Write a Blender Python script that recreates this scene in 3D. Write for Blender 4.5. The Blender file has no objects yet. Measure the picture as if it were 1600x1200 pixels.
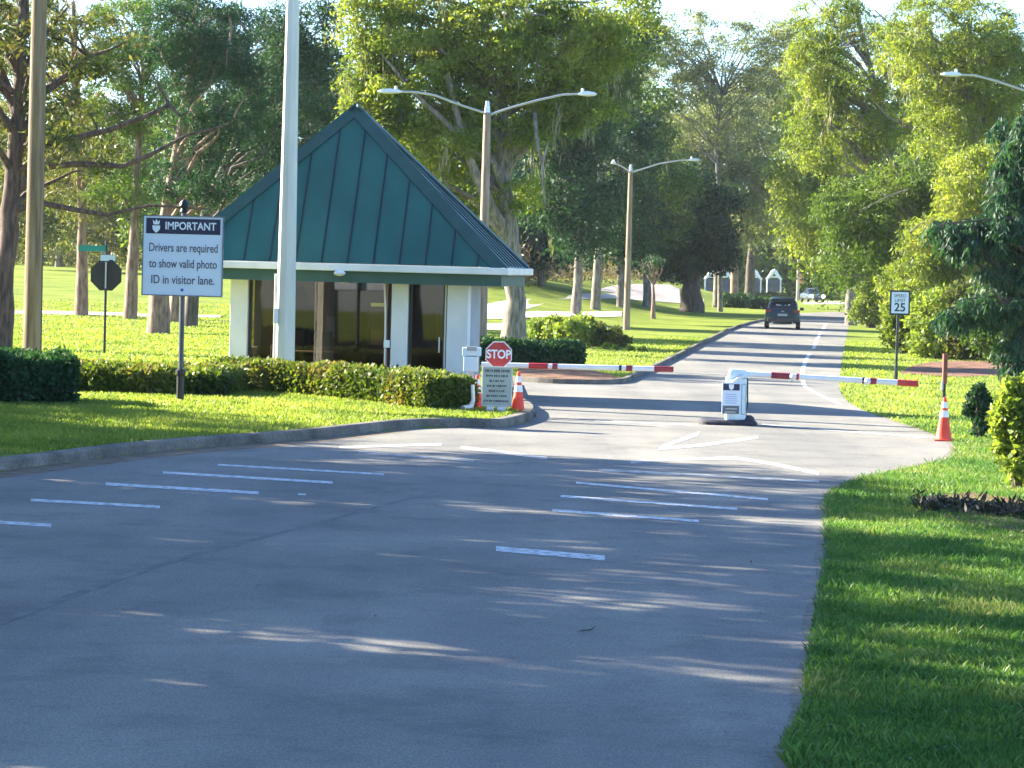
import bpy, bmesh, math, random
import numpy as np
from mathutils import Vector, Matrix
R = math.radians
C = bpy.context.scene.collection
scn = bpy.context.scene
random.seed(7); rng = np.random.default_rng(11)

# ------------------------------------------------------------------ camera
F = 4500.0                      # focal length in photo pixels (1600 wide)
CAMH = 3.0
ROLL = R(1.5)
PITCH = math.atan(184.0 / F)
cam_d = bpy.data.cameras.new('camera'); cam = bpy.data.objects.new('camera', cam_d); C.objects.link(cam)
cam_d.sensor_width = 36; cam_d.lens = 36 * F / 1600; cam_d.clip_start = .5; cam_d.clip_end = 5000
fw = Vector((0, math.cos(PITCH), -math.sin(PITCH)))
rt0 = Vector((1, 0, 0)); up0 = rt0.cross(fw)
# the photo is turned clockwise by ROLL
rt = rt0 * math.cos(ROLL) + up0 * math.sin(ROLL)
up = up0 * math.cos(ROLL) - rt0 * math.sin(ROLL)
M3 = Matrix((rt, up, -fw)).transposed()
cam.matrix_world = Matrix.Translation((0, 0, CAMH)) @ M3.to_4x4()
scn.camera = cam
O = Vector((0, 0, CAMH))
def ray(x, y):
    return fw * F + rt * (x - 800) - up * (y - 600)
def G(x, y, z=0.0):
    d = ray(x, y); t = (z - CAMH) / d.z; return O + d * t
def P(x, y, D):
    d = ray(x, y); return O + d * (D / d.y)

# ------------------------------------------------------------------ light
SUN_EL = R(24.5); SUN_AZ = R(25)          # azimuth: how far behind the gatehouse the sun stands, from straight left
sdir = Vector((-math.cos(SUN_AZ) * math.cos(SUN_EL), math.sin(SUN_AZ) * math.cos(SUN_EL), math.sin(SUN_EL)))
w = bpy.data.worlds.new('World'); scn.world = w; w.use_nodes = True
nt = w.node_tree; bg = nt.nodes['Background']
sky = nt.nodes.new('ShaderNodeTexSky'); sky.sky_type = 'NISHITA'; sky.sun_disc = False
sky.sun_elevation = SUN_EL
sky.sun_rotation = math.atan2(sdir.x, sdir.y)
sky.air_density = 0.8; sky.dust_density = 0.4; sky.ozone_density = 4.5
nt.links.new(sky.outputs[0], bg.inputs[0]); bg.inputs[1].default_value = 0.085
sl = bpy.data.lights.new('sun', 'SUN'); so = bpy.data.objects.new('sun', sl); C.objects.link(so)
sl.energy = 5.0; sl.angle = R(0.55); sl.color = (1.0, 0.89, 0.70)
so.rotation_euler = sdir.to_track_quat('Z', 'Y').to_euler()
scn.view_settings.view_transform = 'Standard'; scn.view_settings.look = 'None'
scn.view_settings.exposure = 2.6; scn.view_settings.gamma = 1
scn.cycles.max_bounces = 6; scn.cycles.diffuse_bounces = 3; scn.cycles.glossy_bounces = 3
scn.cycles.transmission_bounces = 4; scn.cycles.transparent_max_bounces = 6

# ------------------------------------------------------------------ helpers
def tag(o, label=None, cat=None, group=None, kind=None):
    if label: o['label'] = label
    if cat: o['category'] = cat
    if group: o['group'] = group
    if kind: o['kind'] = kind
    return o
def empty(name, loc, label=None, cat=None, group=None):
    o = bpy.data.objects.new(name, None); C.objects.link(o); o.location = loc; o.empty_display_size = .2
    return tag(o, label, cat, group)
def obj(name, me, mat=None, parent=None, loc=None):
    o = bpy.data.objects.new(name, me); C.objects.link(o)
    if mat is not None:
        for m in (mat if isinstance(mat, (list, tuple)) else [mat]):
            me.materials.append(m)
    if parent: o.parent = parent
    if loc is not None: o.location = loc
    return o
class MB:
    """collects shapes (world coordinates, or local to its parent) and links them as one mesh"""
    def __init__(s): s.v = []; s.f = []
    def add(s, vs, fs):
        n = len(s.v); s.v += [tuple(v) for v in vs]; s.f += [tuple(i + n for i in f) for f in fs]; return s
    def box(s, x0, x1, y0, y1, z0, z1):
        return s.add([(x0,y0,z0),(x1,y0,z0),(x1,y1,z0),(x0,y1,z0),(x0,y0,z1),(x1,y0,z1),(x1,y1,z1),(x0,y1,z1)],
                     [(0,3,2,1),(4,5,6,7),(0,1,5,4),(1,2,6,5),(2,3,7,6),(3,0,4,7)])
    def tube(s, pts, rad, n=10, caps=True):
        pts = [Vector(p) for p in pts]
        if not isinstance(rad, (list, tuple)): rad = [rad] * len(pts)
        rings = []
        ref = None
        for i, p in enumerate(pts):
            d = (pts[min(i+1, len(pts)-1)] - pts[max(i-1, 0)]).normalized()
            if ref is None: ref = Vector((0,1,0)) if abs(d.y) < .9 else Vector((1,0,0))
            a = d.cross(ref).normalized(); b = a.cross(d).normalized(); ref = b
            ref = b
            rings.append([p + (a * math.cos(t) + b * math.sin(t)) * rad[i] for t in [2*math.pi*k/n for k in range(n)]])
        vs = [v for r in rings for v in r]; fs = []
        for i in range(len(rings)-1):
            for k in range(n):
                a, b = i*n+k, i*n+(k+1)%n; fs.append((a, a+n, b+n, b))
        if caps: fs.append(tuple(range(n))); fs.append(tuple(reversed(range((len(rings)-1)*n, len(rings)*n))))
        return s.add(vs, fs)
    def lathe(s, prof, c=(0,0,0), n=20):
        vs = []; fs = []
        for r, z in prof:
            for k in range(n):
                t = 2*math.pi*k/n; vs.append((c[0]+r*math.cos(t), c[1]+r*math.sin(t), c[2]+z))
        for i in range(len(prof)-1):
            for k in range(n):
                a, b = i*n+k, i*n+(k+1)%n; fs.append((a, b, b+n, a+n))
        fs.append(tuple(reversed(range(n)))); fs.append(tuple(range((len(prof)-1)*n, len(prof)*n)))
        return s.add(vs, fs)
    def prism(s, outline, y0, y1):
        """outline of (x,z) pushed from y0 to y1"""
        n = len(outline)
        vs = [(x, y0, z) for x, z in outline] + [(x, y1, z) for x, z in outline]
        fs = [tuple(range(n)), tuple(reversed(range(n, 2*n)))] + [(i, i+n, (i+1)%n+n, (i+1)%n) for i in range(n)]
        return s.add(vs, fs)
    def me(s, name):
        m = bpy.data.meshes.new(name); m.from_pydata(s.v, [], s.f); m.validate(); m.update()
        bm = bmesh.new(); bm.from_mesh(m); bmesh.ops.recalc_face_normals(bm, faces=bm.faces); bm.to_mesh(m); bm.free()
        return m
    def build(s, name, mat, parent=None, smooth=False, bevel=0, loc=None):
        m = s.me(name)
        if smooth:
            for p in m.polygons: p.use_smooth = True
        o = obj(name, m, mat, parent, loc)
        if bevel:
            b = o.modifiers.new('bevel', 'BEVEL'); b.width = bevel; b.segments = 2; b.limit_method = 'ANGLE'; b.angle_limit = R(40)
        if smooth:
            try:
                m.set_sharp_from_angle(angle=R(45))
            except Exception: pass
        return o
def quads_mesh(name, V):
    """V: (n,4,3) -> mesh of n separate quads"""
    n = len(V); me = bpy.data.meshes.new(name)
    me.vertices.add(n*4); me.vertices.foreach_set('co', V.reshape(-1).astype(np.float32))
    me.loops.add(n*4); me.loops.foreach_set('vertex_index', np.arange(n*4, dtype=np.int32))
    me.polygons.add(n); me.polygons.foreach_set('loop_start', np.arange(0, n*4, 4, dtype=np.int32))
    me.polygons.foreach_set('loop_total', np.full(n, 4, dtype=np.int32)); me.update(calc_edges=True)
    return me

# ------------------------------------------------------------------ materials
def mat(name, col, rough=.6, metal=0, emit=None, spec=None):
    m = bpy.data.materials.new(name); m.use_nodes = True; b = m.node_tree.nodes['Principled BSDF']
    b.inputs['Base Color'].default_value = (*col, 1); b.inputs['Roughness'].default_value = rough; b.inputs['Metallic'].default_value = metal
    if spec is not None: b.inputs['Specular IOR Level'].default_value = spec
    if emit: b.inputs['Emission Color'].default_value = (*emit[0], 1); b.inputs['Emission Strength'].default_value = emit[1]
    return m
def nmat(name, c1, c2, scale=3, rough=.7, bump=0, bscale=40, detail=4, c3=None, stretch=(1,1,1), metal=0, bdist=.02, lo=.35, hi=.65):
    """noise-varied material in object coordinates"""
    m = mat(name, c1, rough, metal); N = m.node_tree.nodes; L = m.node_tree.links; b = N['Principled BSDF']
    tc = N.new('ShaderNodeTexCoord'); mp = N.new('ShaderNodeMapping'); mp.inputs['Scale'].default_value = stretch
    L.new(tc.outputs['Object'], mp.inputs[0])
    n = N.new('ShaderNodeTexNoise'); n.inputs['Scale'].default_value = scale; n.inputs['Detail'].default_value = detail
    L.new(mp.outputs[0], n.inputs['Vector'])
    r = N.new('ShaderNodeValToRGB'); r.color_ramp.elements[0].color = (*c1, 1); r.color_ramp.elements[1].color = (*c2, 1)
    r.color_ramp.elements[0].position = lo; r.color_ramp.elements[1].position = hi
    if c3: e = r.color_ramp.elements.new((lo+hi)/2); e.color = (*c3, 1)
    L.new(n.outputs['Fac'], r.inputs[0]); L.new(r.outputs[0], b.inputs['Base Color'])
    if bump:
        n2 = N.new('ShaderNodeTexNoise'); n2.inputs['Scale'].default_value = bscale; n2.inputs['Detail'].default_value = 5
        L.new(mp.outputs[0], n2.inputs['Vector'])
        bp = N.new('ShaderNodeBump'); bp.inputs['Strength'].default_value = bump; bp.inputs['Distance'].default_value = bdist
        L.new(n2.outputs['Fac'], bp.inputs['Height']); L.new(bp.outputs[0], b.inputs['Normal'])
    return m
def leafmat(name, cols, trans=.45, rough=.5, clump=.35):
    """leaf: colour picked per leaf and per clump, part of the light passes through"""
    m = bpy.data.materials.new(name); m.use_nodes = True; N = m.node_tree.nodes; L = m.node_tree.links; b = N['Principled BSDF']
    g = N.new('ShaderNodeNewGeometry'); tc = N.new('ShaderNodeTexCoord')
    n = N.new('ShaderNodeTexNoise'); n.inputs['Scale'].default_value = .55; n.inputs['Detail'].default_value = 2
    L.new(tc.outputs['Object'], n.inputs['Vector'])
    mx = N.new('ShaderNodeMath'); mx.operation = 'MULTIPLY_ADD'; mx.inputs[1].default_value = .5; 
    L.new(g.outputs['Random Per Island'], mx.inputs[0])
    sc = N.new('ShaderNodeMath'); sc.operation = 'MULTIPLY_ADD'; sc.inputs[1].default_value = 1.6; sc.inputs[2].default_value = -.55
    L.new(n.outputs['Fac'], sc.inputs[0]); L.new(sc.outputs[0], mx.inputs[2])
    r = N.new('ShaderNodeValToRGB'); L.new(mx.outputs[0], r.inputs[0])
    r.color_ramp.elements[0].color = (*cols[0], 1); r.color_ramp.elements[1].color = (*cols[-1], 1)
    r.color_ramp.elements[0].position = .05; r.color_ramp.elements[1].position = .95
    for k, c in enumerate(cols[1:-1]):
        e = r.color_ramp.elements.new(.05 + .9*(k+1)/(len(cols)-1)); e.color = (*c, 1)
    L.new(r.outputs[0], b.inputs['Base Color']); b.inputs['Roughness'].default_value = rough
    b.inputs['Specular IOR Level'].default_value = .35
    t = N.new('ShaderNodeBsdfTranslucent')
    hs = N.new('ShaderNodeMixRGB'); hs.blend_type = 'MULTIPLY'; hs.inputs[0].default_value = 1; hs.inputs[2].default_value = (1.5, 1.45, .55, 1)
    L.new(r.outputs[0], hs.inputs[1]); L.new(hs.outputs[0], t.inputs[0])
    ms = N.new('ShaderNodeMixShader'); ms.inputs[0].default_value = trans
    L.new(b.outputs[0], ms.inputs[1]); L.new(t.outputs[0], ms.inputs[2]); L.new(ms.outputs[0], N['Material Output'].inputs[0])
    return m
LF = {
 'yellow': leafmat('leaf_yellow_green', [(.045,.085,.018),(.11,.165,.030),(.19,.245,.045),(.27,.29,.075)], .5),
 'mid':    leafmat('leaf_mid_green', [(.03,.065,.015),(.07,.13,.022),(.13,.19,.035)], .45),
 'dark':   leafmat('leaf_dark_green', [(.008,.032,.016),(.018,.060,.026),(.034,.095,.034)], .3, .7),
 'blue':   leafmat('leaf_blue_green', [(.012,.045,.032),(.025,.078,.048),(.05,.12,.06)], .35, .6),
 'gray':   leafmat('leaf_grey_green', [(.07,.095,.05),(.14,.18,.09),(.24,.27,.15)], .45),
 'olive':  leafmat('leaf_olive', [(.03,.05,.018),(.075,.10,.025),(.14,.15,.04),(.17,.13,.06)], .4),
 'hedge':  leafmat('leaf_hedge', [(.015,.03,.012),(.05,.09,.02),(.12,.17,.025),(.16,.13,.05)], .4),
 'brown':  leafmat('leaf_dry_brush', [(.06,.045,.035),(.12,.10,.06),(.18,.14,.10)], .3),
 'moss':   leafmat('hanging_moss', [(.13,.14,.09),(.22,.23,.15),(.28,.27,.19)], .35),
 'lime':   leafmat('leaf_lime', [(.085,.145,.028),(.18,.25,.055),(.29,.34,.10)], .5),
 'grass':  leafmat('grass_blade', [(.032,.095,.028),(.050,.135,.035),(.075,.17,.045),(.11,.205,.055),(.24,.26,.10)], .42),
 'frond':  leafmat('dead_frond', [(.015,.018,.012),(.035,.04,.025),(.07,.06,.04)], .2),
}
BK = {
 'oak':  nmat('bark_grey', (.10,.085,.07), (.26,.23,.19), 4, .9, .6, 14, stretch=(2.5,2.5,.5)),
 'red': nmat('bark_dark_reddish', (.045,.028,.024), (.14,.085,.065), 4, .9, .7, 12, stretch=(2.5,2.5,.5)),
 'pine': nmat('bark_reddish', (.13,.075,.055), (.33,.23,.17), 4, .9, .7, 12, stretch=(2.5,2.5,.5)),
 'pale': nmat('bark_pale', (.30,.27,.22), (.48,.44,.37), 4, .9, .4, 14, stretch=(2.5,2.5,.5)),
 'dark': nmat('bark_dark', (.045,.035,.03), (.12,.10,.08), 4, .9, .6, 14, stretch=(2.5,2.5,.5)),
}
white = nmat('white_paint', (.66,.67,.69), (.78,.79,.80), 2.2, .55, .1, 60)
stucco = nmat('white_stucco', (.68,.68,.68), (.78,.77,.76), 1.5, .85, .35, 90)
cabw = nmat('cabinet_paint', (.50,.66,.74), (.60,.74,.80), 3, .4)
green_metal = nmat('green_roof_metal', (.011,.084,.070), (.022,.128,.104), .9, .42, .12, 3, metal=.15, stretch=(1,1,.35), lo=.3, hi=.7)
green_trim = nmat('green_trim_paint', (.014,.058,.052), (.020,.075,.064), 2, .5)
seam_m = nmat('green_seam_paint', (.004,.018,.022), (.006,.026,.030), 2, .7)
beam_green = nmat('green_beam_paint', (.025,.08,.065), (.04,.10,.085), 2, .6)
gutter_m = nmat('gutter_paint', (.62,.64,.60), (.76,.76,.72), 1.3, .45)
bronze = mat('bronze_frame', (.035,.028,.022), .45, .4)
black = mat('black_paint', (.012,.013,.016), .4)
rubber = nmat('black_rubber', (.012,.012,.018), (.035,.03,.05), 4, .7, .3, 20)
red = nmat('red_reflective', (.42,.02,.025), (.52,.04,.04), 5, .45)
darkred = nmat('dark_red_tape', (.20,.012,.03), (.28,.03,.04), 5, .5)
orange = nmat('cone_orange', (.72,.045,.02), (.85,.075,.03), 4, .6)
conew = nmat('cone_collar', (.70,.70,.72), (.80,.80,.82), 8, .35)
navy = mat('navy', (.012,.016,.05), .5)
signw = mat('sign_white', (.62,.70,.82), .5)
signg = nmat('notice_board', (.34,.37,.34), (.42,.45,.41), 3, .6)
ink = mat('ink', (.03,.03,.06), .6)
inkr = mat('ink_grey', (.10,.08,.12), .6)
wood = nmat('pole_wood', (.20,.14,.10), (.36,.27,.20), 3, .85, .5, 10, stretch=(6,6,.4))
woodp = nmat('old_pole_wood', (.11,.08,.06), (.26,.20,.15), 1.6, .85, .5, 12, stretch=(5,5,.35), c3=(.20,.14,.075))
concp = nmat('concrete_pole', (.50,.51,.47), (.62,.62,.57), 2, .7, .2, 30, stretch=(2,2,.3))
alu = mat('galvanised_metal', (.55,.56,.57), .35, .7)
streetg = mat('street_sign_green', (.01,.22,.16), .45)
def glassmat(name, tint=(.75,.78,.76), op=.25):
    m = bpy.data.materials.new(name); m.use_nodes = True; N = m.node_tree.nodes; L = m.node_tree.links
    N.remove(N['Principled BSDF'])
    t = N.new('ShaderNodeBsdfTransparent'); t.inputs[0].default_value = (*tint, 1)
    g = N.new('ShaderNodeBsdfGlossy'); g.inputs['Roughness'].default_value = .02; g.inputs[0].default_value = (.9,.9,.9,1)
    fr = N.new('ShaderNodeFresnel'); fr.inputs[0].default_value = 1.6
    ms = N.new('ShaderNodeMixShader'); L.new(fr.outputs[0], ms.inputs[0]); L.new(t.outputs[0], ms.inputs[1]); L.new(g.outputs[0], ms.inputs[2])
    L.new(ms.outputs[0], N['Material Output'].inputs[0]); return m
glass = glassmat('tinted_glass', (.50,.46,.40))

# ground materials
def groundmat(name, cols, scales, rough=.95, bump=.6, bscale=18, bdist=.05):
    m = mat(name, cols[0], rough, spec=.1); N = m.node_tree.nodes; L = m.node_tree.links; b = N['Principled BSDF']
    tc = N.new('ShaderNodeTexCoord')
    n1 = N.new('ShaderNodeTexNoise'); n1.inputs['Scale'].default_value = scales[0]; n1.inputs['Detail'].default_value = 6
    n2 = N.new('ShaderNodeTexNoise'); n2.inputs['Scale'].default_value = scales[1]; n2.inputs['Detail'].default_value = 4
    for n in (n1, n2): L.new(tc.outputs['Object'], n.inputs['Vector'])
    r1 = N.new('ShaderNodeValToRGB'); r1.color_ramp.elements[0].position = .35; r1.color_ramp.elements[1].position = .68
    r1.color_ramp.elements[0].color = (*cols[0], 1); r1.color_ramp.elements[1].color = (*cols[1], 1)
    r2 = N.new('ShaderNodeValToRGB'); r2.color_ramp.elements[0].position = .35; r2.color_ramp.elements[1].position = .7
    r2.color_ramp.elements[0].color = (.72,.72,.72,1); r2.color_ramp.elements[1].color = (1.25,1.2,1.15,1)
    mx = N.new('ShaderNodeMixRGB'); mx.blend_type = 'MULTIPLY'; mx.inputs[0].default_value = 1
    L.new(n1.outputs['Fac'], r1.inputs[0]); L.new(n2.outputs['Fac'], r2.inputs[0]); L.new(r1.outputs[0], mx.inputs[1]); L.new(r2.outputs[0], mx.inputs[2])
    L.new(mx.outputs[0], b.inputs['Base Color'])
    n3 = N.new('ShaderNodeTexNoise'); n3.inputs['Scale'].default_value = bscale; n3.inputs['Detail'].default_value = 6
    L.new(tc.outputs['Object'], n3.inputs['Vector'])
    bp = N.new('ShaderNodeBump'); bp.inputs['Strength'].default_value = bump; bp.inputs['Distance'].default_value = bdist
    L.new(n3.outputs['Fac'], bp.inputs['Height']); L.new(bp.outputs[0], b.inputs['Normal'])
    return m
grass_m = groundmat('lawn', [(.13,.19,.025),(.23,.285,.045)], (.35, 9), bump=.9)
asphalt = groundmat('asphalt', [(.205,.210,.200),(.285,.285,.265)], (.30, 60), .85, .8, 90, .010)
def weather(m):
    N = m.node_tree.nodes; L = m.node_tree.links; b = N['Principled BSDF']; src = b.inputs['Base Color'].links[0].from_socket
    tc = N.new('ShaderNodeTexCoord'); cur = src
    def mul(fac_socket, lo, hi, c0, c1):
        nonlocal cur
        r = N.new('ShaderNodeValToRGB'); r.color_ramp.elements[0].position = lo; r.color_ramp.elements[1].position = hi
        r.color_ramp.elements[0].color = (*c0, 1); r.color_ramp.elements[1].color = (*c1, 1); L.new(fac_socket, r.inputs[0])
        x = N.new('ShaderNodeMixRGB'); x.blend_type = 'MULTIPLY'; x.inputs[0].default_value = 1; L.new(cur, x.inputs[1]); L.new(r.outputs[0], x.inputs[2]); cur = x.outputs[0]
    # cracks: warped cell edges
    nw = N.new('ShaderNodeTexNoise'); nw.inputs['Scale'].default_value = 1.2; nw.inputs['Detail'].default_value = 4; L.new(tc.outputs['Object'], nw.inputs['Vector'])
    ad = N.new('ShaderNodeMixRGB'); ad.blend_type = 'ADD'; ad.inputs[0].default_value = .8; L.new(tc.outputs['Object'], ad.inputs[1]); L.new(nw.outputs['Color'], ad.inputs[2])
    v = N.new('ShaderNodeTexVoronoi'); v.feature = 'DISTANCE_TO_EDGE'; v.inputs['Scale'].default_value = .16; L.new(ad.outputs[0], v.inputs['Vector'])
    mul(v.outputs['Distance'], .0012, .004, (.9,.9,.9), (1,1,1))
    # tyre polished bands along the lane (lane runs 6.7 degrees right of straight ahead)
    mp = N.new('ShaderNodeMapping'); mp.inputs['Rotation'].default_value = (0,0,R(6.7)); mp.inputs['Scale'].default_value = (.9,.03,1); L.new(tc.outputs['Object'], mp.inputs[0])
    n = N.new('ShaderNodeTexNoise'); n.inputs['Scale'].default_value = 1; n.inputs['Detail'].default_value = 3; L.new(mp.outputs[0], n.inputs['Vector'])
    mul(n.outputs['Fac'], .3, .7, (.86,.87,.9), (1.08,1.07,1.05))
    # patches and drips
    n = N.new('ShaderNodeTexNoise'); n.inputs['Scale'].default_value = .9; n.inputs['Detail'].default_value = 8; n.inputs['Roughness'].default_value = .7; L.new(tc.outputs['Object'], n.inputs['Vector'])
    mul(n.outputs['Fac'], .36, .5, (.80,.80,.82), (1,1,1))
    n = N.new('ShaderNodeTexVoronoi'); n.inputs['Scale'].default_value = 55; L.new(tc.outputs['Object'], n.inputs['Vector'])
    mul(n.outputs['Distance'], .1, .55, (1.22,1.22,1.2), (.86,.86,.87))
    L.new(cur, b.inputs['Base Color'])
weather(asphalt)
conc = groundmat('kerb_concrete', [(.10,.10,.09),(.24,.225,.20)], (1.3, 25), .9, .5, 40, .01)
pathm = groundmat('pale_path', [(.50,.46,.40),(.62,.58,.52)], (.4, 14), .9, .3, 30, .01)
sandm = groundmat('bunker_sand', [(.50,.42,.38),(.66,.58,.54)], (.3, 5), .95, .5, 8, .05)
mulchm = groundmat('mulch', [(.10,.06,.045),(.30,.18,.13)], (1.5, 20), .95, .9, 30, .04)
stripe = nmat('road_paint', (.22,.225,.225), (.60,.63,.65), 9, .7, lo=.34, hi=.56, detail=9)
stripe_b = nmat('worn_sunlit_paint', (.215,.215,.205), (.43,.43,.42), 5, .8, lo=.36, hi=.62, detail=8)  # chipped paint; faintness of the sunlit markings is put into its colour too
tar = nmat('dark_seam', (.13,.132,.135), (.20,.20,.195), 3, .9, detail=8)
dirt = nmat('kerb_dirt', (.16,.12,.085), (.24,.19,.14), 3, .95)
for m_ in (tar, dirt, stripe, stripe_b): m_.node_tree.nodes['Principled BSDF'].inputs['Specular IOR Level'].default_value = .1

# ------------------------------------------------------------------ ground
KERB = [(-60,748),(0,737),(100,724),(220,709),(330,699),(470,688),(560,678),(640,670),(720,668),(780,669)]
kerb_w = [G(x, y) for x, y in KERB]
nose = [G(815,662), G(832,655), G(834,645), G(822,636)]
back = [Vector((.15, 64, 0)), Vector((.0, 73, 0)), Vector((-.6, 75, 0)), Vector((-8, 75.6, 0)), Vector((-40, 76.5, 0)), Vector((-60, 60, 0))]
VERGE = [(p.x, p.y) for p in kerb_w + nose + back]
ISL = [(985,591),(960,599),(900,600),(810,596)]
isl_w = [G(x, y) for x, y in ISL]
ISLAND = [(p.x, p.y) for p in isl_w] + [(-12, 82), (-30, 95), (-30, 125), (8.5, 124)] + [(G(x, y).x, G(x, y).y) for x, y in [(1135,517),(1050,560)]]
def inpoly(poly, X, Y):
    X = np.asarray(X, float); Y = np.asarray(Y, float); ins = np.zeros(X.shape, bool); n = len(poly); j = n-1
    for i in range(n):
        xi, yi = poly[i]; xj, yj = poly[j]
        c = ((yi > Y) != (yj > Y)); 
        with np.errstate(divide='ignore', invalid='ignore'):
            ins ^= c & (X < (xj-xi)*(Y-yi)/(yj-yi+1e-12)+xi)
        j = i
    return ins
def pdist(poly, X, Y, closed=True):
    X = np.asarray(X, float); Y = np.asarray(Y, float); d = np.full(X.shape, 1e9); n = len(poly)
    for i in range(n if closed else n-1):
        ax, ay = poly[i]; bx, by = poly[(i+1) % n]; vx, vy = bx-ax, by-ay
        t = np.clip(((X-ax)*vx+(Y-ay)*vy)/(vx*vx+vy*vy+1e-9), 0, 1)
        d = np.minimum(d, np.hypot(X-ax-t*vx, Y-ay-t*vy))
    return d
def ss(t): t = np.clip(t, 0, 1); return t*t*(3-2*t)
def hz(X, Y):
    X = np.asarray(X, float); Y = np.asarray(Y, float)
    edge = 3.2 + .118*(Y-80)
    z = 2.0*ss((Y-112)/95)*ss((edge-4-X)/16)
    z = z + .12*np.sin(X*.11+1)*ss((Y-85)/30)*ss((edge-2-X)/10)
    z = z + .14*ss((pdist(VERGE, X, Y)-.12)/.18)*inpoly(VERGE, X, Y) + .07*ss((pdist(VERGE, X, Y)-.5)/5)*inpoly(VERGE, X, Y)
    # right hand lawn edges stand a little proud of the asphalt
    return z
def GT(x, y):
    d = ray(x, y); z = 0.0
    for _ in range(40):
        t = (z - CAMH)/d.z; p = O + d*t; z = .5*z + .5*float(hz(p.x, p.y))
    p = O + d*((z-CAMH)/d.z); return Vector((p.x, p.y, float(hz(p.x, p.y))))
def ground(): 
    ys = np.concatenate([np.arange(-40, 40, 4), np.arange(40, 80, .3), np.arange(80, 130, 1), np.arange(130, 300, 4), np.array([300,330,380,450,600,900,1500,3000])])
    xs = np.concatenate([np.array([-2500,-900,-400,-200,-130,-90,-60,-45]), np.arange(-35,-15,2.), np.arange(-15, 8, .3), np.arange(8, 50, 2.), np.array([50,65,90,130,200,400,900,2500])])
    XX, YY = np.meshgrid(xs, ys); Z = hz(XX, YY); nx, ny = len(xs), len(ys)
    me = bpy.data.meshes.new('ground'); V = np.stack([XX, YY, Z], -1).reshape(-1, 3)
    idx = np.arange(nx*ny).reshape(ny, nx)
    Fc = np.stack([idx[:-1,:-1], idx[:-1,1:], idx[1:,1:], idx[1:,:-1]], -1).reshape(-1, 4)
    me.from_pydata(V.tolist(), [], Fc.tolist()); me.update()
    for p in me.polygons: p.use_smooth = True
    tag(obj('ground', me, grass_m), kind='structure')
ground()
def sheet(name, pts, m, z, kind='structure', **kw):
    """flat filled outline"""
    bm = bmesh.new(); vs = [bm.verts.new((p[0], p[1], z)) for p in pts]
    es = [bm.edges.new((vs[i], vs[(i+1) % len(vs)])) for i in range(len(vs))]
    bmesh.ops.triangle_fill(bm, use_beauty=True, edges=es)
    for f in bm.faces:
        if f.normal.z < 0: f.normal_flip()
    me = bpy.data.meshes.new(name); bm.to_mesh(me); bm.free()
    o = obj(name, me, m); tag(o, kind=kind, **kw); return o
def smooth_line(pts, n=6):
    pts = [Vector((p[0], p[1], 0)) for p in pts]; out = []
    for i in range(len(pts)-1):
        p0 = pts[max(i-1,0)]; p1 = pts[i]; p2 = pts[i+1]; p3 = pts[min(i+2, len(pts)-1)]
        for k in range(n):
            t = k/n; out.append(.5*((2*p1)+(p2-p0)*t+(2*p0-5*p1+4*p2-p3)*t*t+(3*p1-p0-3*p2+p3)*t**3))
    out.append(pts[-1]); return out
REDGE = [(1238,1215),(1250,1110),(1262,1030),(1272,960),(1284,890),(1288,830),(1285,790),(1300,765),(1340,748),(1420,730),(1476,718),(1486,706),(1486,692),(1440,673),(1390,656),(1334,634),(1313,612),(1313,588),(1319,545),(1326,512),(1332,501)]
rp = [G(x, y) for x, y in REDGE]
rp_s = smooth_line([(3.0, 5), (2.3, 12)] + [(p.x, p.y) for p in rp])
# ragged grass edge of the right hand kerbless side
far = [G(x, y) for x, y in [(1420,503),(1500,504),(1500,494),(1380,490),(1300,487),(1240,490),(1197,500)]]
lft = [G(x, y) for x, y in [(1168,506),(1135,517),(1095,537),(1050,560),(985,591),(960,599),(900,600),(810,596)]]
ROADP = [(p.x, p.y) for p in rp_s] + [(p.x, p.y) for p in far] + [(p.x, p.y) for p in lft] + [(-14, 80.5), (-40, 82), (-40, 76), (-8, 75.2), (-.6, 74.6), (.05, 72.8), (.2, 64)] + [(p.x, p.y) for p in reversed(nose)] + [(p.x, p.y) for p in reversed(kerb_w)] + [(-14, 30), (-14, 5)]
sheet('road', ROADP, asphalt, .004)

def kerb(name, line, wdt=.2, h=.17):
    pts = smooth_line(line, 5); V = []; Fq = []
    prof = [(0, -.02), (0, h-.03), (.03, h), (wdt, h), (wdt, -.02)]
    for i, p in enumerate(pts):
        d = (pts[min(i+1, len(pts)-1)] - pts[max(i-1, 0)]).normalized(); nrm = Vector((-d.y, d.x, 0))
        for a, z in prof: q = p + nrm*a; V.append((q.x, q.y, z))
    k = len(prof)
    for i in range(len(pts)-1):
        for j in range(k-1): Fq.append((i*k+j, (i+1)*k+j, (i+1)*k+j+1, i*k+j+1))
    b = MB().add(V, Fq); o = b.build(name, conc); tag(o, kind='structure'); return o
kerb('kerb', [(p.x, p.y) for p in kerb_w + nose + back[:2]])
kerb('kerb', [(p.x, p.y) for p in [G(1135,517), G(1095,537), G(1050,560)] + isl_w] + [(-6, 81)][::1], .15, .13)
kerb('kerb', [(p.x, p.y) for p in [G(1197,500), G(1168,506), G(1135,517)]], .15, .12)

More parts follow.
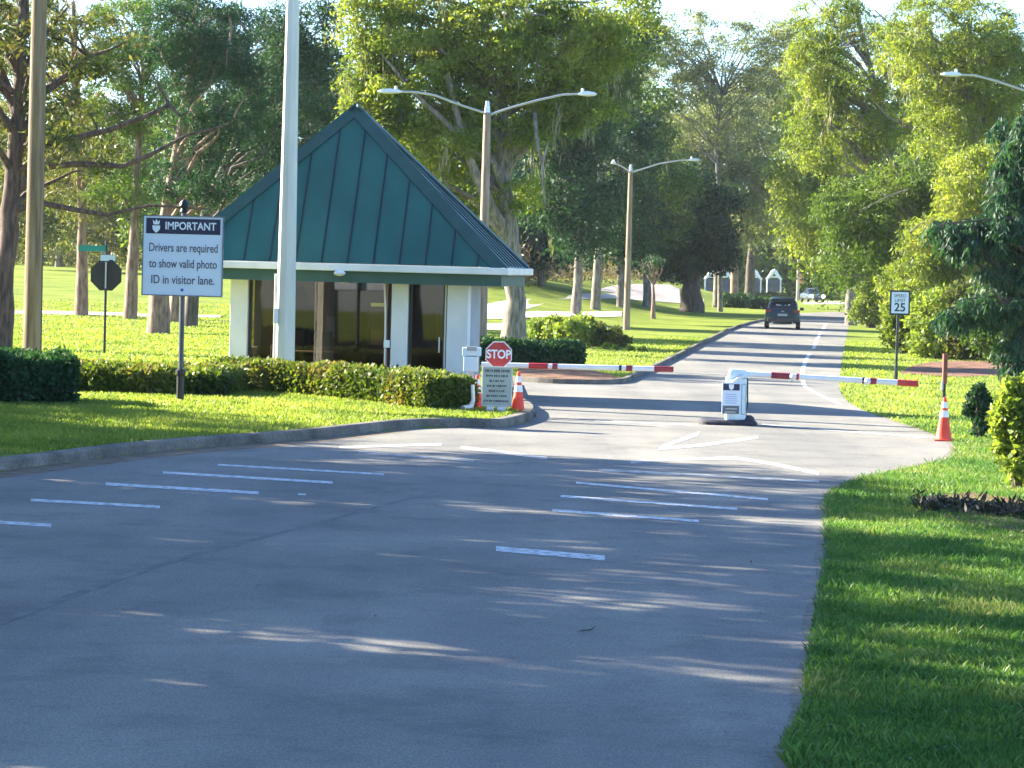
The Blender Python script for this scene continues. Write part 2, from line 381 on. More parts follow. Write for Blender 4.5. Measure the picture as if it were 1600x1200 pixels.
def paint(pl, th, m=stripe, z=.008):
    """marking from a photo polyline with a thickness in photo pixels, laid on the asphalt"""
    b = MB(); V = []; Fq = []
    for x, y in pl: V.append(G(x, y-th/2, z)); V.append(G(x, y+th/2, z))
    for i in range(len(pl)-1): Fq.append((2*i, 2*i+1, 2*i+3, 2*i+2))
    b.add(V, Fq); return tag(b.build('road_marking', m), kind='structure')
for pl, th in [([(-40,813),(80,821)],5),([(48,781),(250,792)],4.2),([(165,756),(404,770)],4.4),([(255,738),(520,754)],3.6),([(340,726),(600,741)],2.6),
               ([(775,857),(945,872)],8),([(863,797),(1092,814)],3.8),([(876,775),(1152,795)],3.4),([(900,754),(1200,780)],3.0),([(466,772),(478,772.6)],2.5)]:
    paint(pl, th)
for pl, th in [([(935,734),(1280,752)],4),([(985,722),(1060,717),(1150,716),(1205,724),(1280,740)],5),([(1034,698),(1060,689),(1093,677)],6),([(1030,701),(1100,695),(1185,683)],5),
               ([(530,699),(690,694)],4),([(720,699),(790,707),(855,716)],5),([(560,706),(740,720)],3),([(1255,592),(1264,560),(1276,540),(1289,511)],0),([(930,658),(1085,664)],2),([(1190,663),(1450,684)],2.4)]:
    if th: paint(pl, th, stripe_b)
def lane_line(pl, wd, m=stripe):
    pts = smooth_line([(G(x, y).x, G(x, y).y) for x, y in pl], 5); V = []; Fq = []
    for i, p in enumerate(pts):
        d = (pts[min(i+1, len(pts)-1)] - pts[max(i-1, 0)]).normalized(); nrm = Vector((-d.y, d.x, 0))*wd/2
        V += [(p.x-nrm.x, p.y-nrm.y, .008), (p.x+nrm.x, p.y+nrm.y, .008)]
    for i in range(len(pts)-1): Fq.append((2*i, 2*i+1, 2*i+3, 2*i+2))
    tag(MB().add(V, Fq).build('road_marking', m), kind='structure')
lane_line([(1312,632),(1278,616),(1258,604),(1254,592)], .13, stripe_b); lane_line([(1253,586),(1258,566),(1265,553)], .13); lane_line([(1271,545),(1277,530),(1283,519)], .15); lane_line([(1286,514),(1291,506)], .15)
def strip(pl, th, m, z, name='paving_joint'):
    V = []; Fq = []; b = MB()
    for i, (x, y) in enumerate(pl):
        t = th[i] if isinstance(th, list) else th; V.append(G(x, y-t/2, z)); V.append(G(x, y+t/2, z))
    for i in range(len(pl)-1): Fq.append((2*i, 2*i+1, 2*i+3, 2*i+2))
    return tag(b.add(V, Fq).build(name, m), kind='structure')
strip([(-30,985),(100,935),(210,895),(330,858),(440,832),(560,800),(680,768)], [9,8,6,5,4,3,1.5], tar, .006)
strip([(-60,752),(0,741),(100,728),(220,713),(330,702),(470,691),(560,681),(640,672)], [12,12,12,10,8,6,5,3], dirt, .0062, 'gutter_dirt')

# ------------------------------------------------------------------ far paths, bunker
def draped(name, pxs, m, dz=.03, n=14, kind='structure'):
    """pale strip following the lawn: pxs = (xa, ytop, ybottom) columns in the photo"""
    V = []; Fq = []
    for x, y0, y1 in pxs:
        a = GT(x, y0); b_ = GT(x, y1)
        for k in range(n+1):
            q = a.lerp(b_, k/n); V.append((q.x, q.y, float(hz(q.x, q.y)) + dz))
    for i in range(len(pxs)-1):
        for k in range(n): Fq.append((i*(n+1)+k, i*(n+1)+k+1, (i+1)*(n+1)+k+1, (i+1)*(n+1)+k))
    return tag(MB().add(V, Fq).build(name, m), kind=kind)
draped('path', [(-40,486,491),(60,486,491.5),(190,489,494),(250,492,496),(345,493,497)], pathm)
draped('path', [(700,459,466),(800,461,469),(900,459,468),(960,459,467),(1060,465,474),(1100,468,474)], pathm)
draped('path', [(740,488,499),(790,488,499),(850,487,496),(900,488,495),(950,487,496),(972,487,495)], pathm)
draped('path', [(745,506,516),(790,506,516),(812,507,515)], pathm)
draped('bunker', [(934,453,454),(960,446,458),(1000,444,462),(1045,445,466),(1062,452,468)], sandm)
draped('path', [(1155,448,451),(1200,450,453),(1275,453,457)], pathm)
draped('path', [(1255,472,475.5),(1300,471,475.5),(1345,473,476)], pathm)
MULCH = [(G(x,y).x, G(x,y).y) for x, y in [(1405,584),(1425,572),(1455,566),(1500,564),(1560,566),(1600,572),(1590,586),(1500,590)]]
sheet('mulch_bed', [(G(x,y).x, G(x,y).y) for x, y in [(1405,584),(1425,572),(1455,566),(1500,564),(1560,566),(1600,572),(1590,586),(1500,590)]], mulchm, .012)
sheet('mulch_bed', [(G(x,y).x, G(x,y).y) for x, y in [(1436,790),(1450,778),(1520,772),(1640,790),(1700,850),(1580,832),(1480,812)]], mulchm, .03)
sheet('mulch_bed', [(G(x,y).x, G(x,y).y) for x, y in [(1548,1108),(1580,1100),(1640,1106),(1660,1150),(1600,1146)]], mulchm, .02)
sheet('mulch_bed', [(G(x,y).x, G(x,y).y) for x, y in [(812,594),(810,576),(850,574),(930,582),(968,592),(940,597),(870,598)]], mulchm, .05)

# ------------------------------------------------------------------ leaves, trees, hedges
def leaves(cent, L, W, down=0.0, outw=None):
    n = len(cent); a = rng.normal(size=(n,3)); a[:,2] -= down*1.5
    a /= np.linalg.norm(a, axis=1, keepdims=True)
    b = np.cross(a, rng.normal(size=(n,3))); b /= np.linalg.norm(b, axis=1, keepdims=True)
    s = rng.uniform(.6, 1.3, (n,1)); l = a*L*s; ww = b*W*s*.5
    return np.stack([cent, cent+l*.45+ww, cent+l, cent+l*.45-ww], 1)
def ell_points(c, r, n, inner=.35):
    d = rng.normal(size=(n,3)); d /= np.linalg.norm(d, axis=1, keepdims=True)
    rad = rng.uniform(inner**3, 1, (n,1))**(1/3); return np.array(c) + d*rad*np.array(r)
def limb(mb, a, b, r0, r1, sag=.12, seg=5, n=6, wob=.05):
    a = Vector(a); b = Vector(b); L = (b-a).length; pts = []; rr = []
    off = Vector((random.uniform(-1,1), random.uniform(-1,1), random.uniform(.2,1)))*L*sag
    for k in range(seg+1):
        t = k/seg; p = a.lerp(b, t) + off*math.sin(math.pi*t)*(1 if k < seg else 0)
        if 0 < k < seg: p += Vector((random.gauss(0,1), random.gauss(0,1), random.gauss(0,1)))*L*wob*.5
        pts.append(p); rr.append(r0+(r1-r0)*t**.8)
    mb.tube(pts, rr, n, caps=False); return pts
def tree_mesh(base, trunk_pts, trunk_r, blobs, sp, leafL, leafW, nclump, nleaf, clump_r, limbs=18, droop=.1, moss=0, extra=None, forks=None):
    """blobs: list of (center, radii, weight) in world metres relative to base"""
    wb = MB(); tr = [Vector(p) for p in trunk_pts]
    k = len(tr); rr = [trunk_r*(1.35 if i == 0 else 1)*(1-.62*i/(k-1)) for i in range(k)]
    pts2 = []; r2 = []
    for i in range(k-1):
        for q in range(4):
            t = q/4; pts2.append(tr[i].lerp(tr[i+1], t) + (Vector((random.gauss(0,.04), random.gauss(0,.04), 0))*trunk_r*2 if i+q else Vector())); r2.append(rr[i]+(rr[i+1]-rr[i])*t)
    pts2.append(tr[-1]); r2.append(rr[-1])
    wb.tube(pts2, r2, 12)
    tot = sum(b[2] for b in blobs); cl = []
    for c, r, wt in blobs:
        m = max(3, int(nclump*wt/tot)); cl.append(ell_points(c, r, m))
    cl = np.concatenate(cl)
    sel = rng.permutation(len(cl))[:limbs]
    main = []
    for i in sel:
        p = Vector(cl[i]); best = min(pts2[len(pts2)//3:], key=lambda q: (q-p).length + max(0, q.z-(p.z-.75*math.hypot(q.x-p.x, q.y-p.y)))*3)
        L = (p-best).length
        main.append(limb(wb, best, p, min(trunk_r*.42, .035*L+.03), .02, .12))
    allp = [q for m in main for q in m[2:]]
    if allp:
        ap = np.array([tuple(q) for q in allp])
        for i in rng.permutation(len(cl))[:limbs*3]:
            j = np.argmin(((ap-cl[i])**2).sum(1)); a = ap[j]
            if np.linalg.norm(a-cl[i]) > .3: limb(wb, a, cl[i], .035+trunk_r*.04, .012, .1, 3, 4)
    if extra:
        for pl, r0, r1 in extra:
            pl = [Vector(p) for p in pl]; wb.tube(pl, [r0+(r1-r0)*i/(len(pl)-1) for i in range(len(pl))], 7)
    # leaves gathered into sprays around each clump centre
    per = rng.poisson(nleaf, len(cl)); rs = clump_r*rng.uniform(.6, 1.35, len(cl))
    ci = np.repeat(np.arange(len(cl)), per)
    d = rng.normal(size=(len(ci),3)); d /= np.linalg.norm(d, axis=1, keepdims=True)
    rad = rng.uniform(0, 1, (len(ci),1))**.45
    pos = cl[ci] + d*rad*rs[ci][:,None]*np.array([1.15,1.15,.7])
    pos[:,2] -= droop*rad[:,0]**2*rs[ci]
    V = leaves(pos, leafL, leafW, droop)
    if moss:
        mi = rng.integers(0, len(cl), moss); mc = cl[mi] + rng.normal(size=(moss,3))*clump_r*.6; reps = 22
        mp = np.repeat(mc, reps, 0) + rng.normal(size=(moss*reps,3))*np.array([.10,.10,.45]); mp[:,2] -= .6
        n = len(mp); dn = np.tile([0,0,-1.], (n,1)) + rng.normal(size=(n,3))*.12; sd = rng.normal(size=(n,3)); sd[:,2] = 0; sd /= np.linalg.norm(sd, axis=1, keepdims=True)
        l = dn*rng.uniform(.25,.6,(n,1)); ww = sd*.022
        MV = np.stack([mp, mp+l*.5+ww, mp+l, mp+l*.5-ww], 1)
        return wb, V, MV
    return wb, V, None
LEAFN = [0]
def make_tree(label, bx, D, blobs_px, sp, bark, trunk_r=.3, nclump=160, nleaf=110, leafL=.22, leafW=.10, clump_r=.75, limbs=18, droop=.2, moss=0,
              group=None, kindname='tree', trunk_top=None, depth=1.0, extra_px=None, basez=None, baseXY=None, trunk_px=None, cat='tree'):
    """bx: photo column of the trunk foot; D: distance; blobs_px: (cx, cy, rx, ry[, weight]) of foliage masses at that distance"""
    X = P(bx, 500, D).x if baseXY is None else baseXY
    z0 = float(hz(X, D)) if basez is None else basez
    base = Vector((X, D, z0)); k = D/F; blobs = []
    for b in blobs_px:
        cx, cy, rx, ry = b[:4]; wt = b[4] if len(b) > 4 else rx*ry
        dy = b[5] if len(b) > 5 else 0
        c = P(cx, cy, D) - base; c.y += dy; blobs.append((tuple(c), (rx*k, rx*k*depth, ry*k), wt))
    if trunk_px:
        tp = [tuple(P(x, y, D)-base) for x, y in trunk_px]; tp = [(0,0,-.1)] + tp
    else:
        top = max(c[2]+.35*r[2] for c, r, w_ in blobs); cxm = sum(c[0]*w_ for c, r, w_ in blobs)/sum(w_ for c, r, w_ in blobs)
        tp = [(0,0,-.1), (cxm*.08+random.uniform(-.1,.1), 0, top*.3), (cxm*.5, 0, top*.65), (cxm, 0, top)]
    ex = None
    if extra_px: ex = [([tuple(P(x, y, D)-base + Vector((0,dd,0))) for x, y, dd in pl], r0, r1) for pl, r0, r1 in extra_px]
    wb, V, MV = tree_mesh(base, tp, trunk_r, blobs, sp, leafL, leafW, nclump, nleaf, clump_r, limbs, droop, moss, ex)
    root = empty(kindname, base, label, cat, group)
    wb.build('trunk', BK[bark], root, smooth=True)
    LEAFN[0] += len(V)
    obj('crown', quads_mesh('crown', V), LF[sp], root)
    if MV is not None: obj('hanging_moss', quads_mesh('moss', MV), LF['moss'], root)
    return root
def copy_tree(root, loc, rz, sc, label, group=None):
    r = root.copy(); C.objects.link(r); r.location = loc; r.rotation_euler = (0,0,rz); r.scale = (sc,)*3 if not isinstance(sc, tuple) else sc
    r['label'] = label
    if group: r['group'] = group
    for ch in list(root.children):
        c = ch.copy(); C.objects.link(c); c.parent = r
    return r

def hedge(label, line, wd, h, lf='hedge', n=9000, lsz=.07, group=None, name='hedge', z=None, rnd=.25, mixlf=None):
    """clipped hedge along a ground polyline: woody dark core and a coat of leaves"""
    pts = smooth_line(line, 4); base = pts[0].copy(); base.z = float(hz(base.x, base.y)) if z is None else z
    root = empty(name, base, label, 'hedge', group); zz = base.z
    V = []; Fq = []
    prof = [(-.42,0),(-.44,.55),(-.36,.86),(-.2,.93),(.2,.93),(.36,.86),(.44,.55),(.42,0)]; k = len(prof); cur = []
    for i, p in enumerate(pts):
        d = (pts[min(i+1, len(pts)-1)] - pts[max(i-1, 0)]).normalized(); nn = Vector((-d.y, d.x, 0)); cur.append((p, d, nn))
        e = .0 if i in (0, len(pts)-1) else 1
        for a, b in prof:
            q = p + nn*a*wd*(.75+.2*e) + d*(.1 if i == 0 else (-.1 if i == len(pts)-1 else 0)); V.append((q.x-base.x, q.y-base.y, b*h*(.86+.1*e)-.02))
    for i in range(len(pts)-1):
        for j in range(k-1): Fq.append((i*k+j, i*k+j+1, (i+1)*k+j+1, (i+1)*k+j))
    Fq += [tuple(range(k)), tuple(range((len(pts)-1)*k, len(pts)*k))]
    MB().add(V, Fq).build('branches', BK['dark'], root)
    # leaf coat
    lens = [(pts[i+1]-pts[i]).length for i in range(len(pts)-1)]; tot = sum(lens)
    t = rng.uniform(0, tot, n); acc = np.concatenate([[0], np.cumsum(lens)]); si = np.clip(np.searchsorted(acc, t)-1, 0, len(lens)-1)
    fr = (t-acc[si])/np.array(lens)[si]; A = np.array([tuple(p) for p in pts])
    pc = A[si]*(1-fr[:,None]) + A[si+1]*fr[:,None]; NN = np.array([tuple(c[2]) for c in cur])[si]; DD = np.array([tuple(c[1]) for c in cur])[si]
    per = 2*h+wd; s = rng.uniform(0, per, n)
    side = np.where(s < h, -wd/2, np.where(s < h+wd, s-h-wd/2, wd/2)); zc = np.where(s < h, s, np.where(s < h+wd, h, per-s))
    # round the top edge
    ex = np.clip(np.abs(side)/(wd/2), 0, 1); zc = zc - rnd*h*.5*np.clip((ex-.72)/.28, 0, 1)**2*(zc > h*.6)
    bump = .06*np.sin(t*2.3+side*3)+.05*np.sin(t*5.1+1)+.04*np.sin(t*9.7+zc*6)
    pos = pc + NN*(side*(1+bump*.5))[:,None]; pos[:,2] = zc + bump*h*.6*(zc > .5*h) + rng.normal(size=n)*.02
    # end caps
    ne = n//10; e0 = rng.integers(0, 2, ne); c0 = np.where(e0[:,None] == 0, A[0], A[-1]); nb = np.where(e0[:,None] == 0, np.array(cur[0][2]), np.array(cur[-1][2]))
    pe = c0 + nb*rng.uniform(-wd/2, wd/2, ne)[:,None]; pe[:,2] = rng.uniform(0, h*.97, ne)
    pos = np.concatenate([pos, pe]); pos += rng.normal(size=pos.shape)*.035
    pos -= np.array([base.x, base.y, 0]); pos[:,2] = np.maximum(pos[:,2], .02)
    LEAFN[0] += len(pos)
    obj('foliage', quads_mesh('foliage', leaves(pos, lsz*1.5, lsz, -.25)), LF[lf], root)
    return root
def shrub(label, x, y, rpx, hpx, lf, name='shrub', n=5000, lsz=.07, group=None, stems=14, flat=1.0, pt=None, clumps=26, cat='shrub', cr=.34):
    p = GT(x, y) if pt is None else pt; D = p.y; k = D/F; r = rpx*k; h = hpx*k
    root = empty(name, p, label, cat, group); wb = MB()
    cc = ell_points((0,0,h*.50), (r*.8, r*.8*flat, h*.46), clumps, .4); cc[:,2] = np.maximum(cc[:,2], h*.08); cc[:,:2] *= (1.0+.35*(cc[:,2:3] < h*.3))
    for i in range(min(stems, clumps)):
        limb(wb, (random.gauss(0,r*.1), random.gauss(0,r*.1), -.03), cc[i], .02+.012*h, .008, .08, 4, 5)
    wb.build('stems', BK['dark'], root)
    ci = rng.integers(0, clumps, n); d = rng.normal(size=(n,3)); d /= np.linalg.norm(d, axis=1, keepdims=True)
    pos = cc[ci] + d*(rng.uniform(0,1,(n,1))**.4)*min(r,h)*cr*np.array([1,1,.85]); pos[:,2] = np.maximum(pos[:,2], .01)
    LEAFN[0] += n
    obj('foliage', quads_mesh('foliage', leaves(pos, lsz*1.7, lsz, -.1)), LF[lf], root)
    return root
exec_rest = True

# ================================================================== GATEHOUSE
def wx(x, y, D): return P(x, y, D)
HY = 65.0; HD = 3.0                     # front wall plane, depth
zB = P(600, 443, HY-.75).z              # underside of the beam
EY0, EY1 = HY-.85, HY+HD+.85            # eaves
eR = P(787, 421, EY0).x; eL = eR-7.65; RZ = R(6.7); cR, sR = math.cos(RZ), math.sin(RZ)
def px(x, D=None):
    dy = (HY if D is None else D)-EY0; q = P(x, 500, 1000.); k = q.x/1000.
    return eR + (k*(EY0+dy*cR)-dy*sR-eR)/(cR+k*sR)
def hw_(x, y): dx, dy = x-eR, y-EY0; return (eR+dx*cR+dy*sR, EY0-dx*sR+dy*cR)
xL = px(359); xR = px(731)
zE = P(785, 418, EY0).z                 # top of the gutter
apex = Vector(((eL+eR)/2, (EY0+EY1)/2, P(565, 168, 67.6).z))
FLOOR = .16
hx, hy = eR, EY0
house = empty('gatehouse', (hx, hy, 0), 'white stuccoed gatehouse with a steep green standing seam metal roof', 'guardhouse')
hb = Vector((hx, hy, 0)); house.rotation_euler = (0, 0, -RZ)
def L(p): return Vector(p) - hb
class HB(MB):
    def add(s, vs, fs): return MB.add(s, [Vector(v)-hb for v in vs], fs)
HB().box(xL-.25, xR+.3, HY-.35, HY+HD+.3, 0, FLOOR).build('floor_slab', conc, house)
corners = [Vector((eL,EY0,zE)), Vector((eR,EY0,zE)), Vector((eR,EY1,zE)), Vector((eL,EY1,zE))]
b = HB(); b.add([*corners, apex], [(0,1,4),(1,2,4),(2,3,4),(3,0,4),(3,2,1,0)]); roof = b.build('roof', green_metal, house)
# standing seams, running up the slope square to the eave on each of the four faces
sb = HB()
for i in range(4):
    A, B = corners[i], corners[(i+1) % 4]; e = (B-A).normalized(); W = (B-A).length
    foot = A + e*((apex-A).dot(e)); updir = (apex-foot).normalized(); nrm = e.cross(updir).normalized()
    if nrm.z < 0: nrm = -nrm
    tf = (foot-A).length; Ls = (apex-foot).length; npan = round(W/.575)
    for q in range(1, npan):
        s = q*W/npan; ln = Ls*(s/tf if s < tf else (W-s)/(W-tf))
        a = A+e*s+updir*.02; c = A+e*s+updir*max(ln-.12, .03); hw = e*.017; hh = nrm*.026
        sb.add([a-hw-nrm*.01, a+hw-nrm*.01, a+hw+hh, a-hw+hh, c-hw-nrm*.01, c+hw-nrm*.01, c+hw+hh, c-hw+hh], [(0,3,2,1),(4,5,6,7),(0,1,5,4),(1,2,6,5),(2,3,7,6),(3,0,4,7)])
sb.build('standing_seams', seam_m, roof)
for i in range(4):
    A = corners[i]; d = (apex-A).normalized(); pv, nx_ = corners[i-1], corners[(i+1) % 4]
    n1 = (nx_-A).cross(apex-A).normalized(); n2 = (apex-A).cross(pv-A).normalized()
    if n1.z < 0: n1 = -n1
    if n2.z < 0: n2 = -n2
    s1 = d.cross(n1).normalized(); s1 = s1 if s1.dot(nx_-A) > 0 else -s1
    s2 = d.cross(n2).normalized(); s2 = s2 if s2.dot(pv-A) > 0 else -s2
    a0 = A+d*.02; a1 = apex+d*.03; o_ = (n1+n2).normalized()*.05; wv = .24
    ring = lambda p: [p+s1*wv+n1*.012, p+s1*wv+n1*.045, p+o_*1.5, p+s2*wv+n2*.045, p+s2*wv+n2*.012, p]
    r0 = ring(a0+(s1*0)); r1 = ring(a1)
    HB().add(r0+r1, [(j, (j+1) % 6, (j+1) % 6+6, j+6) for j in range(6)]+[tuple(range(6)), tuple(reversed(range(6,12)))]).build('hip_cap', green_trim, house)
# gutter, fascia beam, soffit
g = .14
def ringbox(name, m, x0, x1, y0, y1, z0, z1, t, par=house, bev=0):
    b = HB(); b.box(x0, x1, y0, y0+t, z0, z1); b.box(x0, x1, y1-t, y1, z0, z1); b.box(x0, x0+t, y0+t, y1-t, z0, z1); b.box(x1-t, x1, y0+t, y1-t, z0, z1)
    return b.build(name, m, par, bevel=bev)
ringbox('gutter', gutter_m, eL-.13, eR+.13, EY0-.13, EY1+.13, zE-.17, zE-.012, .15, bev=.02)
zBm = zE-.17
ringbox('fascia_beam', beam_green, eL+.05, eR-.05, EY0+.05, EY1-.05, zB, zBm-.004, .10)
HB().box(eL+.16, eR-.16, EY0+.16, EY1-.16, zB+.12, zB+.16).build('soffit', gutter_m, house)
zw = zB+.12
# piers: left corner, middle, right corner and the returns of the right side
def pier(x0, x1, y0, y1, name='pier'): return HB().box(x0, x1, y0, y1, FLOOR+.002, zw-.002).build(name, stucco, house, bevel=.012)
pier(px(359), px(386), HY, HY+.4); pier(px(611), px(637), HY, HY+.4); pier(px(698), px(731), HY, HY+.46)
HB().box(px(356), px(387), HY-.05, HY+.44, FLOOR+.001, FLOOR+.42).build('pier_base', stucco, house, bevel=.03)
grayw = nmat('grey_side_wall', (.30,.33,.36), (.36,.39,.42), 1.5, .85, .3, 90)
HB().box(px(731)-.3, px(731)-.06, HY+.47, HY+HD-.4, FLOOR+.002, zw-.002).build('side_wall', grayw, house)
HB().box(px(359)+.02, px(359)+.2, HY+.41, HY+1.3, FLOOR+.002, zw-.002).build('side_wall', grayw, house)
HB().box(px(359)+.02, px(359)+.2, HY+1.3, HY+3.4, FLOOR+.002, .95).build('side_wall', grayw, house)
HB().box(px(359)+.02, px(359)+.2, HY+3.4, HY+HD-.4, FLOOR+.002, zw-.002).build('side_wall', grayw, house)
inm = nmat('inner_wall', (.20,.13,.09), (.27,.18,.125), 1.2, .8)
XW0, XW1 = px(359)+.02, px(731)-.06
YB = HY+HD-.38
HB().box(XW0, px(392)+.36, YB, YB+.12, FLOOR+.002, zw-.002).box(px(392)+1.1, px(548), YB, YB+.12, FLOOR+.002, zw-.002).box(px(592), XW1, YB, YB+.12, FLOOR+.002, zw-.002)\
  .box(px(392)+.36, px(392)+1.1, YB+.03, YB+.09, FLOOR+.002, 2.0).box(px(392)+.36, px(392)+1.1, YB, YB+.12, 2.003, zw-.002).box(px(548), px(592), YB, YB+.12, FLOOR+.002, 1.05).box(px(548), px(592), YB, YB+.12, 2.05, zw-.002).build('back_wall', inm, house)
HB().box(XW0+.3, XW1-.3, HY+.5, YB-.01, zw-.06, zw-.012).build('ceiling', inm, house)
# glazed front: frames and panes
def window(x0, x1, z0, z1, y=HY+.12, mull=(), rails=()):
    fb = HB(); t = .06
    fb.box(x0, x0+t, y, y+.09, z0, z1); fb.box(x1-t, x1, y, y+.09, z0, z1); fb.box(x0+t, x1-t, y, y+.09, z0, z0+t); fb.box(x0+t, x1-t, y, y+.09, z1-t, z1)
    for m_ in mull: fb.box(m_-.03, m_+.03, y-.01, y+.08, z0+t, z1-t)
    for r_ in rails: fb.box(x0+t, x1-t, y+.012, y+.078, r_-.03, r_+.03)
    wd = fb.build('window', bronze, house)
    HB().box(x0+t*.6, x1-t*.6, y+.04, y+.052, z0+t*.6, z1-t*.6).build('pane', glass, wd)
window(px(387), px(436), FLOOR+.01, zw-.01); window(px(437), px(609), FLOOR+.45, zw-.01, mull=())
HB().box(px(437), px(609), HY+.1, HY+.25, FLOOR+.002, FLOOR+.445).build('dado_wall', inm, house)
fd = HB(); x0, x1 = px(638), px(696); fd.box(x0, x0+.07, HY+.1, HY+.2, FLOOR+.01, zw-.01).box(x1-.07, x1, HY+.1, HY+.2, FLOOR+.01, zw-.01).box(x0+.07, x1-.07, HY+.1, HY+.2, zw-.1, zw-.01).box(x0+.07, x1-.07, HY+.1, HY+.2, FLOOR+.01, FLOOR+.25)
door = fd.build('door', bronze, house); HB().box(x0+.06, x1-.06, HY+.14, HY+.152, FLOOR+.2, zw-.06).build('pane', glass, door)
HB().tube([(x1-.14, HY+.06, 1.0), (x1-.14, HY+.06, 1.35)], .014).build('handle', alu, door)
HB().box(x1-.035, x1+.0, HY+.085, HY+.1, FLOOR+.01, zw-.01).build('door_trim', gutter_m, house)
# conduit beside the middle pier, with its junction box
HB().tube([(px(604), HY+.02, zw), (px(603), HY+.02, 1.7), (px(605), HY+.02, .3)], .028).build('conduit', mat('copper_pipe', (.30,.13,.10), .5), house)
HB().tube([(px(599), HY-.01, zw), (px(602), HY-.01, 1.9), (px(603), HY-.01, .3)], .02).build('conduit', gutter_m, house)
HB().box(px(601), px(610), HY-.07, HY, P(0,528,HY).z, P(0,516,HY).z).build('junction_box', white, house, bevel=.01)
# flood light and dome camera under the front eave
fl = Vector((px(529,EY0-.1), EY0-.1, P(529,425,64.6).z))-hb
MB().lathe([(.05,.06),(.10,.03),(.14,-.03),(.10,-.07),(.02,-.09)], fl, 14).box(fl.x-.03, fl.x+.03, fl.y, fl.y+.16, fl.z+.01, fl.z+.05).build('flood_light', white, house, smooth=True)
dc = Vector((px(533,EY0+.35), EY0+.35, 0))-hb; dc.z = zB+.12-hb.z
MB().lathe([(.11,0),(.11,-.05),(.09,-.10),(.05,-.14),(.01,-.155)], dc, 14).build('dome_camera', [white], house, smooth=True)
# inside: desk, chair, monitor, notice board
inside = [('desk', lambda: MB().box(-.9,.9,-.3,.3,.70,.74).box(-.85,-.8,-.28,.28,0,.7).box(.8,.85,-.28,.28,0,.7).box(.3,.8,-.25,.25,.3,.7), nmat('desk_laminate',(.28,.2,.13),(.36,.27,.18),3,.5), (px(500), HY+1.6), 'brown office desk standing inside the gatehouse behind the wide window', 'desk'),]
for nm, fn, m_, (X, Y), lb, ct in inside:
    r_ = empty(nm, (*hw_(X, Y), FLOOR), lb, ct); r_.rotation_euler = (0,0,-RZ); fn().build('worktop', m_, r_)
HB().box(px(392)+.42, px(392)+.95, YB-.03, YB+.0, .75, 1.95).box(px(500), px(520), YB-.03, YB, 1.3, 1.75).build('wall_panel', navy, house); HB().box(px(400), px(428), YB-.9, YB-.5, FLOOR+.002, 1.0).build('cupboard', nmat('cupboard_paint',(.35,.33,.30),(.42,.40,.37),3,.6), house, bevel=.02)
HB().box(px(478), px(492), YB-.035, YB-.002, 1.2, 1.7).box(px(600), px(608), YB-.035, YB-.002, 1.1, 1.6).box(px(655), px(678), YB-.035, YB-.002, 1.2, 1.9).build('wall_notice', mat('notice_paper',(.50,.48,.42),.8), house)
HB().box(px(470), px(474), YB-.6, YB-.5, FLOOR+.002, 2.2).box(px(540), px(546), YB-.5, YB-.1, FLOOR+.002, 1.9).box(px(512), px(536), YB-.6, YB-.15, FLOOR+.002, 1.1).build('cabinet', mat('brown_cabinet',(.10,.06,.04),.6), house)
ch = empty('office_chair', (*hw_(px(430), HY+2.2), FLOOR), 'dark office chair inside the gatehouse behind its left window', 'chair')
MB().lathe([(.04,.08),(.04,.45)], (0,0,0), 8).build('pedestal', black, ch)
MB().box(-.25,.25,-.25,.25,.45,.54).build('seat', mat('chair_cloth',(.12,.12,.13),.9), ch, bevel=.03)
MB().box(-.24,.24,.2,.28,.62,1.2).build('backrest', mat('chair_back',(.14,.14,.15),.9), ch, bevel=.03)
b = MB()
for k in range(5): t = k*2*math.pi/5; b.tube([(0,0,.1),(.28*math.cos(t),.28*math.sin(t),.05)], .02, 6)
b.build('foot', black, ch)
mo = empty('computer_monitor', (*hw_(px(480), HY+1.7), FLOOR+.742), 'black computer monitor on the desk inside the gatehouse', 'monitor')
MB().box(-.28,.28,-.02,.02,.12,.46).build('screen', black, mo, bevel=.01); MB().box(-.03,.03,.0,.04,0,.14).box(-.12,.12,-.08,.1,0,.015).build('stand', black, mo)
nb = empty('bulletin_board', (*hw_(px(567), HY+3.0), FLOOR), 'pale framed pin board on a stand inside the gatehouse by the middle pier', 'pin board')
MB().box(-.42,.42,0,.03,.75,1.75).build('board', mat('pin_board',(.40,.36,.28),.8), nb); MB().box(-.46,-.42,-.02,.05,0,1.8).box(.42,.46,-.02,.05,0,1.8).box(-.42,.42,-.02,.05,1.75,1.8).box(-.42,.42,-.02,.05,.7,.75).build('frame', black, nb)
MB().box(.0,.33,-.012,-.002,1.35,1.6).box(-.3,-.05,-.012,-.002,.95,1.25).build('paper', mat('paper',(.55,.52,.45),.8), nb)
rs = P(463, 468, HY-1.35)
# tall pale pole in front of the gatehouse
fy = HY-1.7; fpb = P(445, 556, fy); fpt = P(461.5, 0, fy)
pole = empty('flagpole', (fpb.x, fy, .3), 'tall pale eight sided pole rising in front of the gatehouse', 'pole')
zt = fpt.z+2.5; dx = (fpt.x-fpb.x)*0
MB().tube([(0,0,-.25),(0,0,zt-.3)], [.225,.12], 8).build('shaft', concp, pole)
MB().lathe([(.225,-.1),(.26,-.1),(.26,.12),(.2,.16)], (0,0,0), 8).build('collar', concp, pole)
q = P(445, 482, fy-.24)
MB().box(q.x-fpb.x-.05+.0, q.x-fpb.x+.05, -.3, -.2, P(0,494,fy).z-.3, P(0,470,fy).z-.3).build('junction_box', white, pole, bevel=.01, loc=(-.2,.12,0))
MB().tube([(-.24,.02,0),(-.24,.02,2.4)], .025, 8).build('conduit', gutter_m, pole)
dzc = P(463, 468, HY+.6); dxx = px(463, HY+.6)
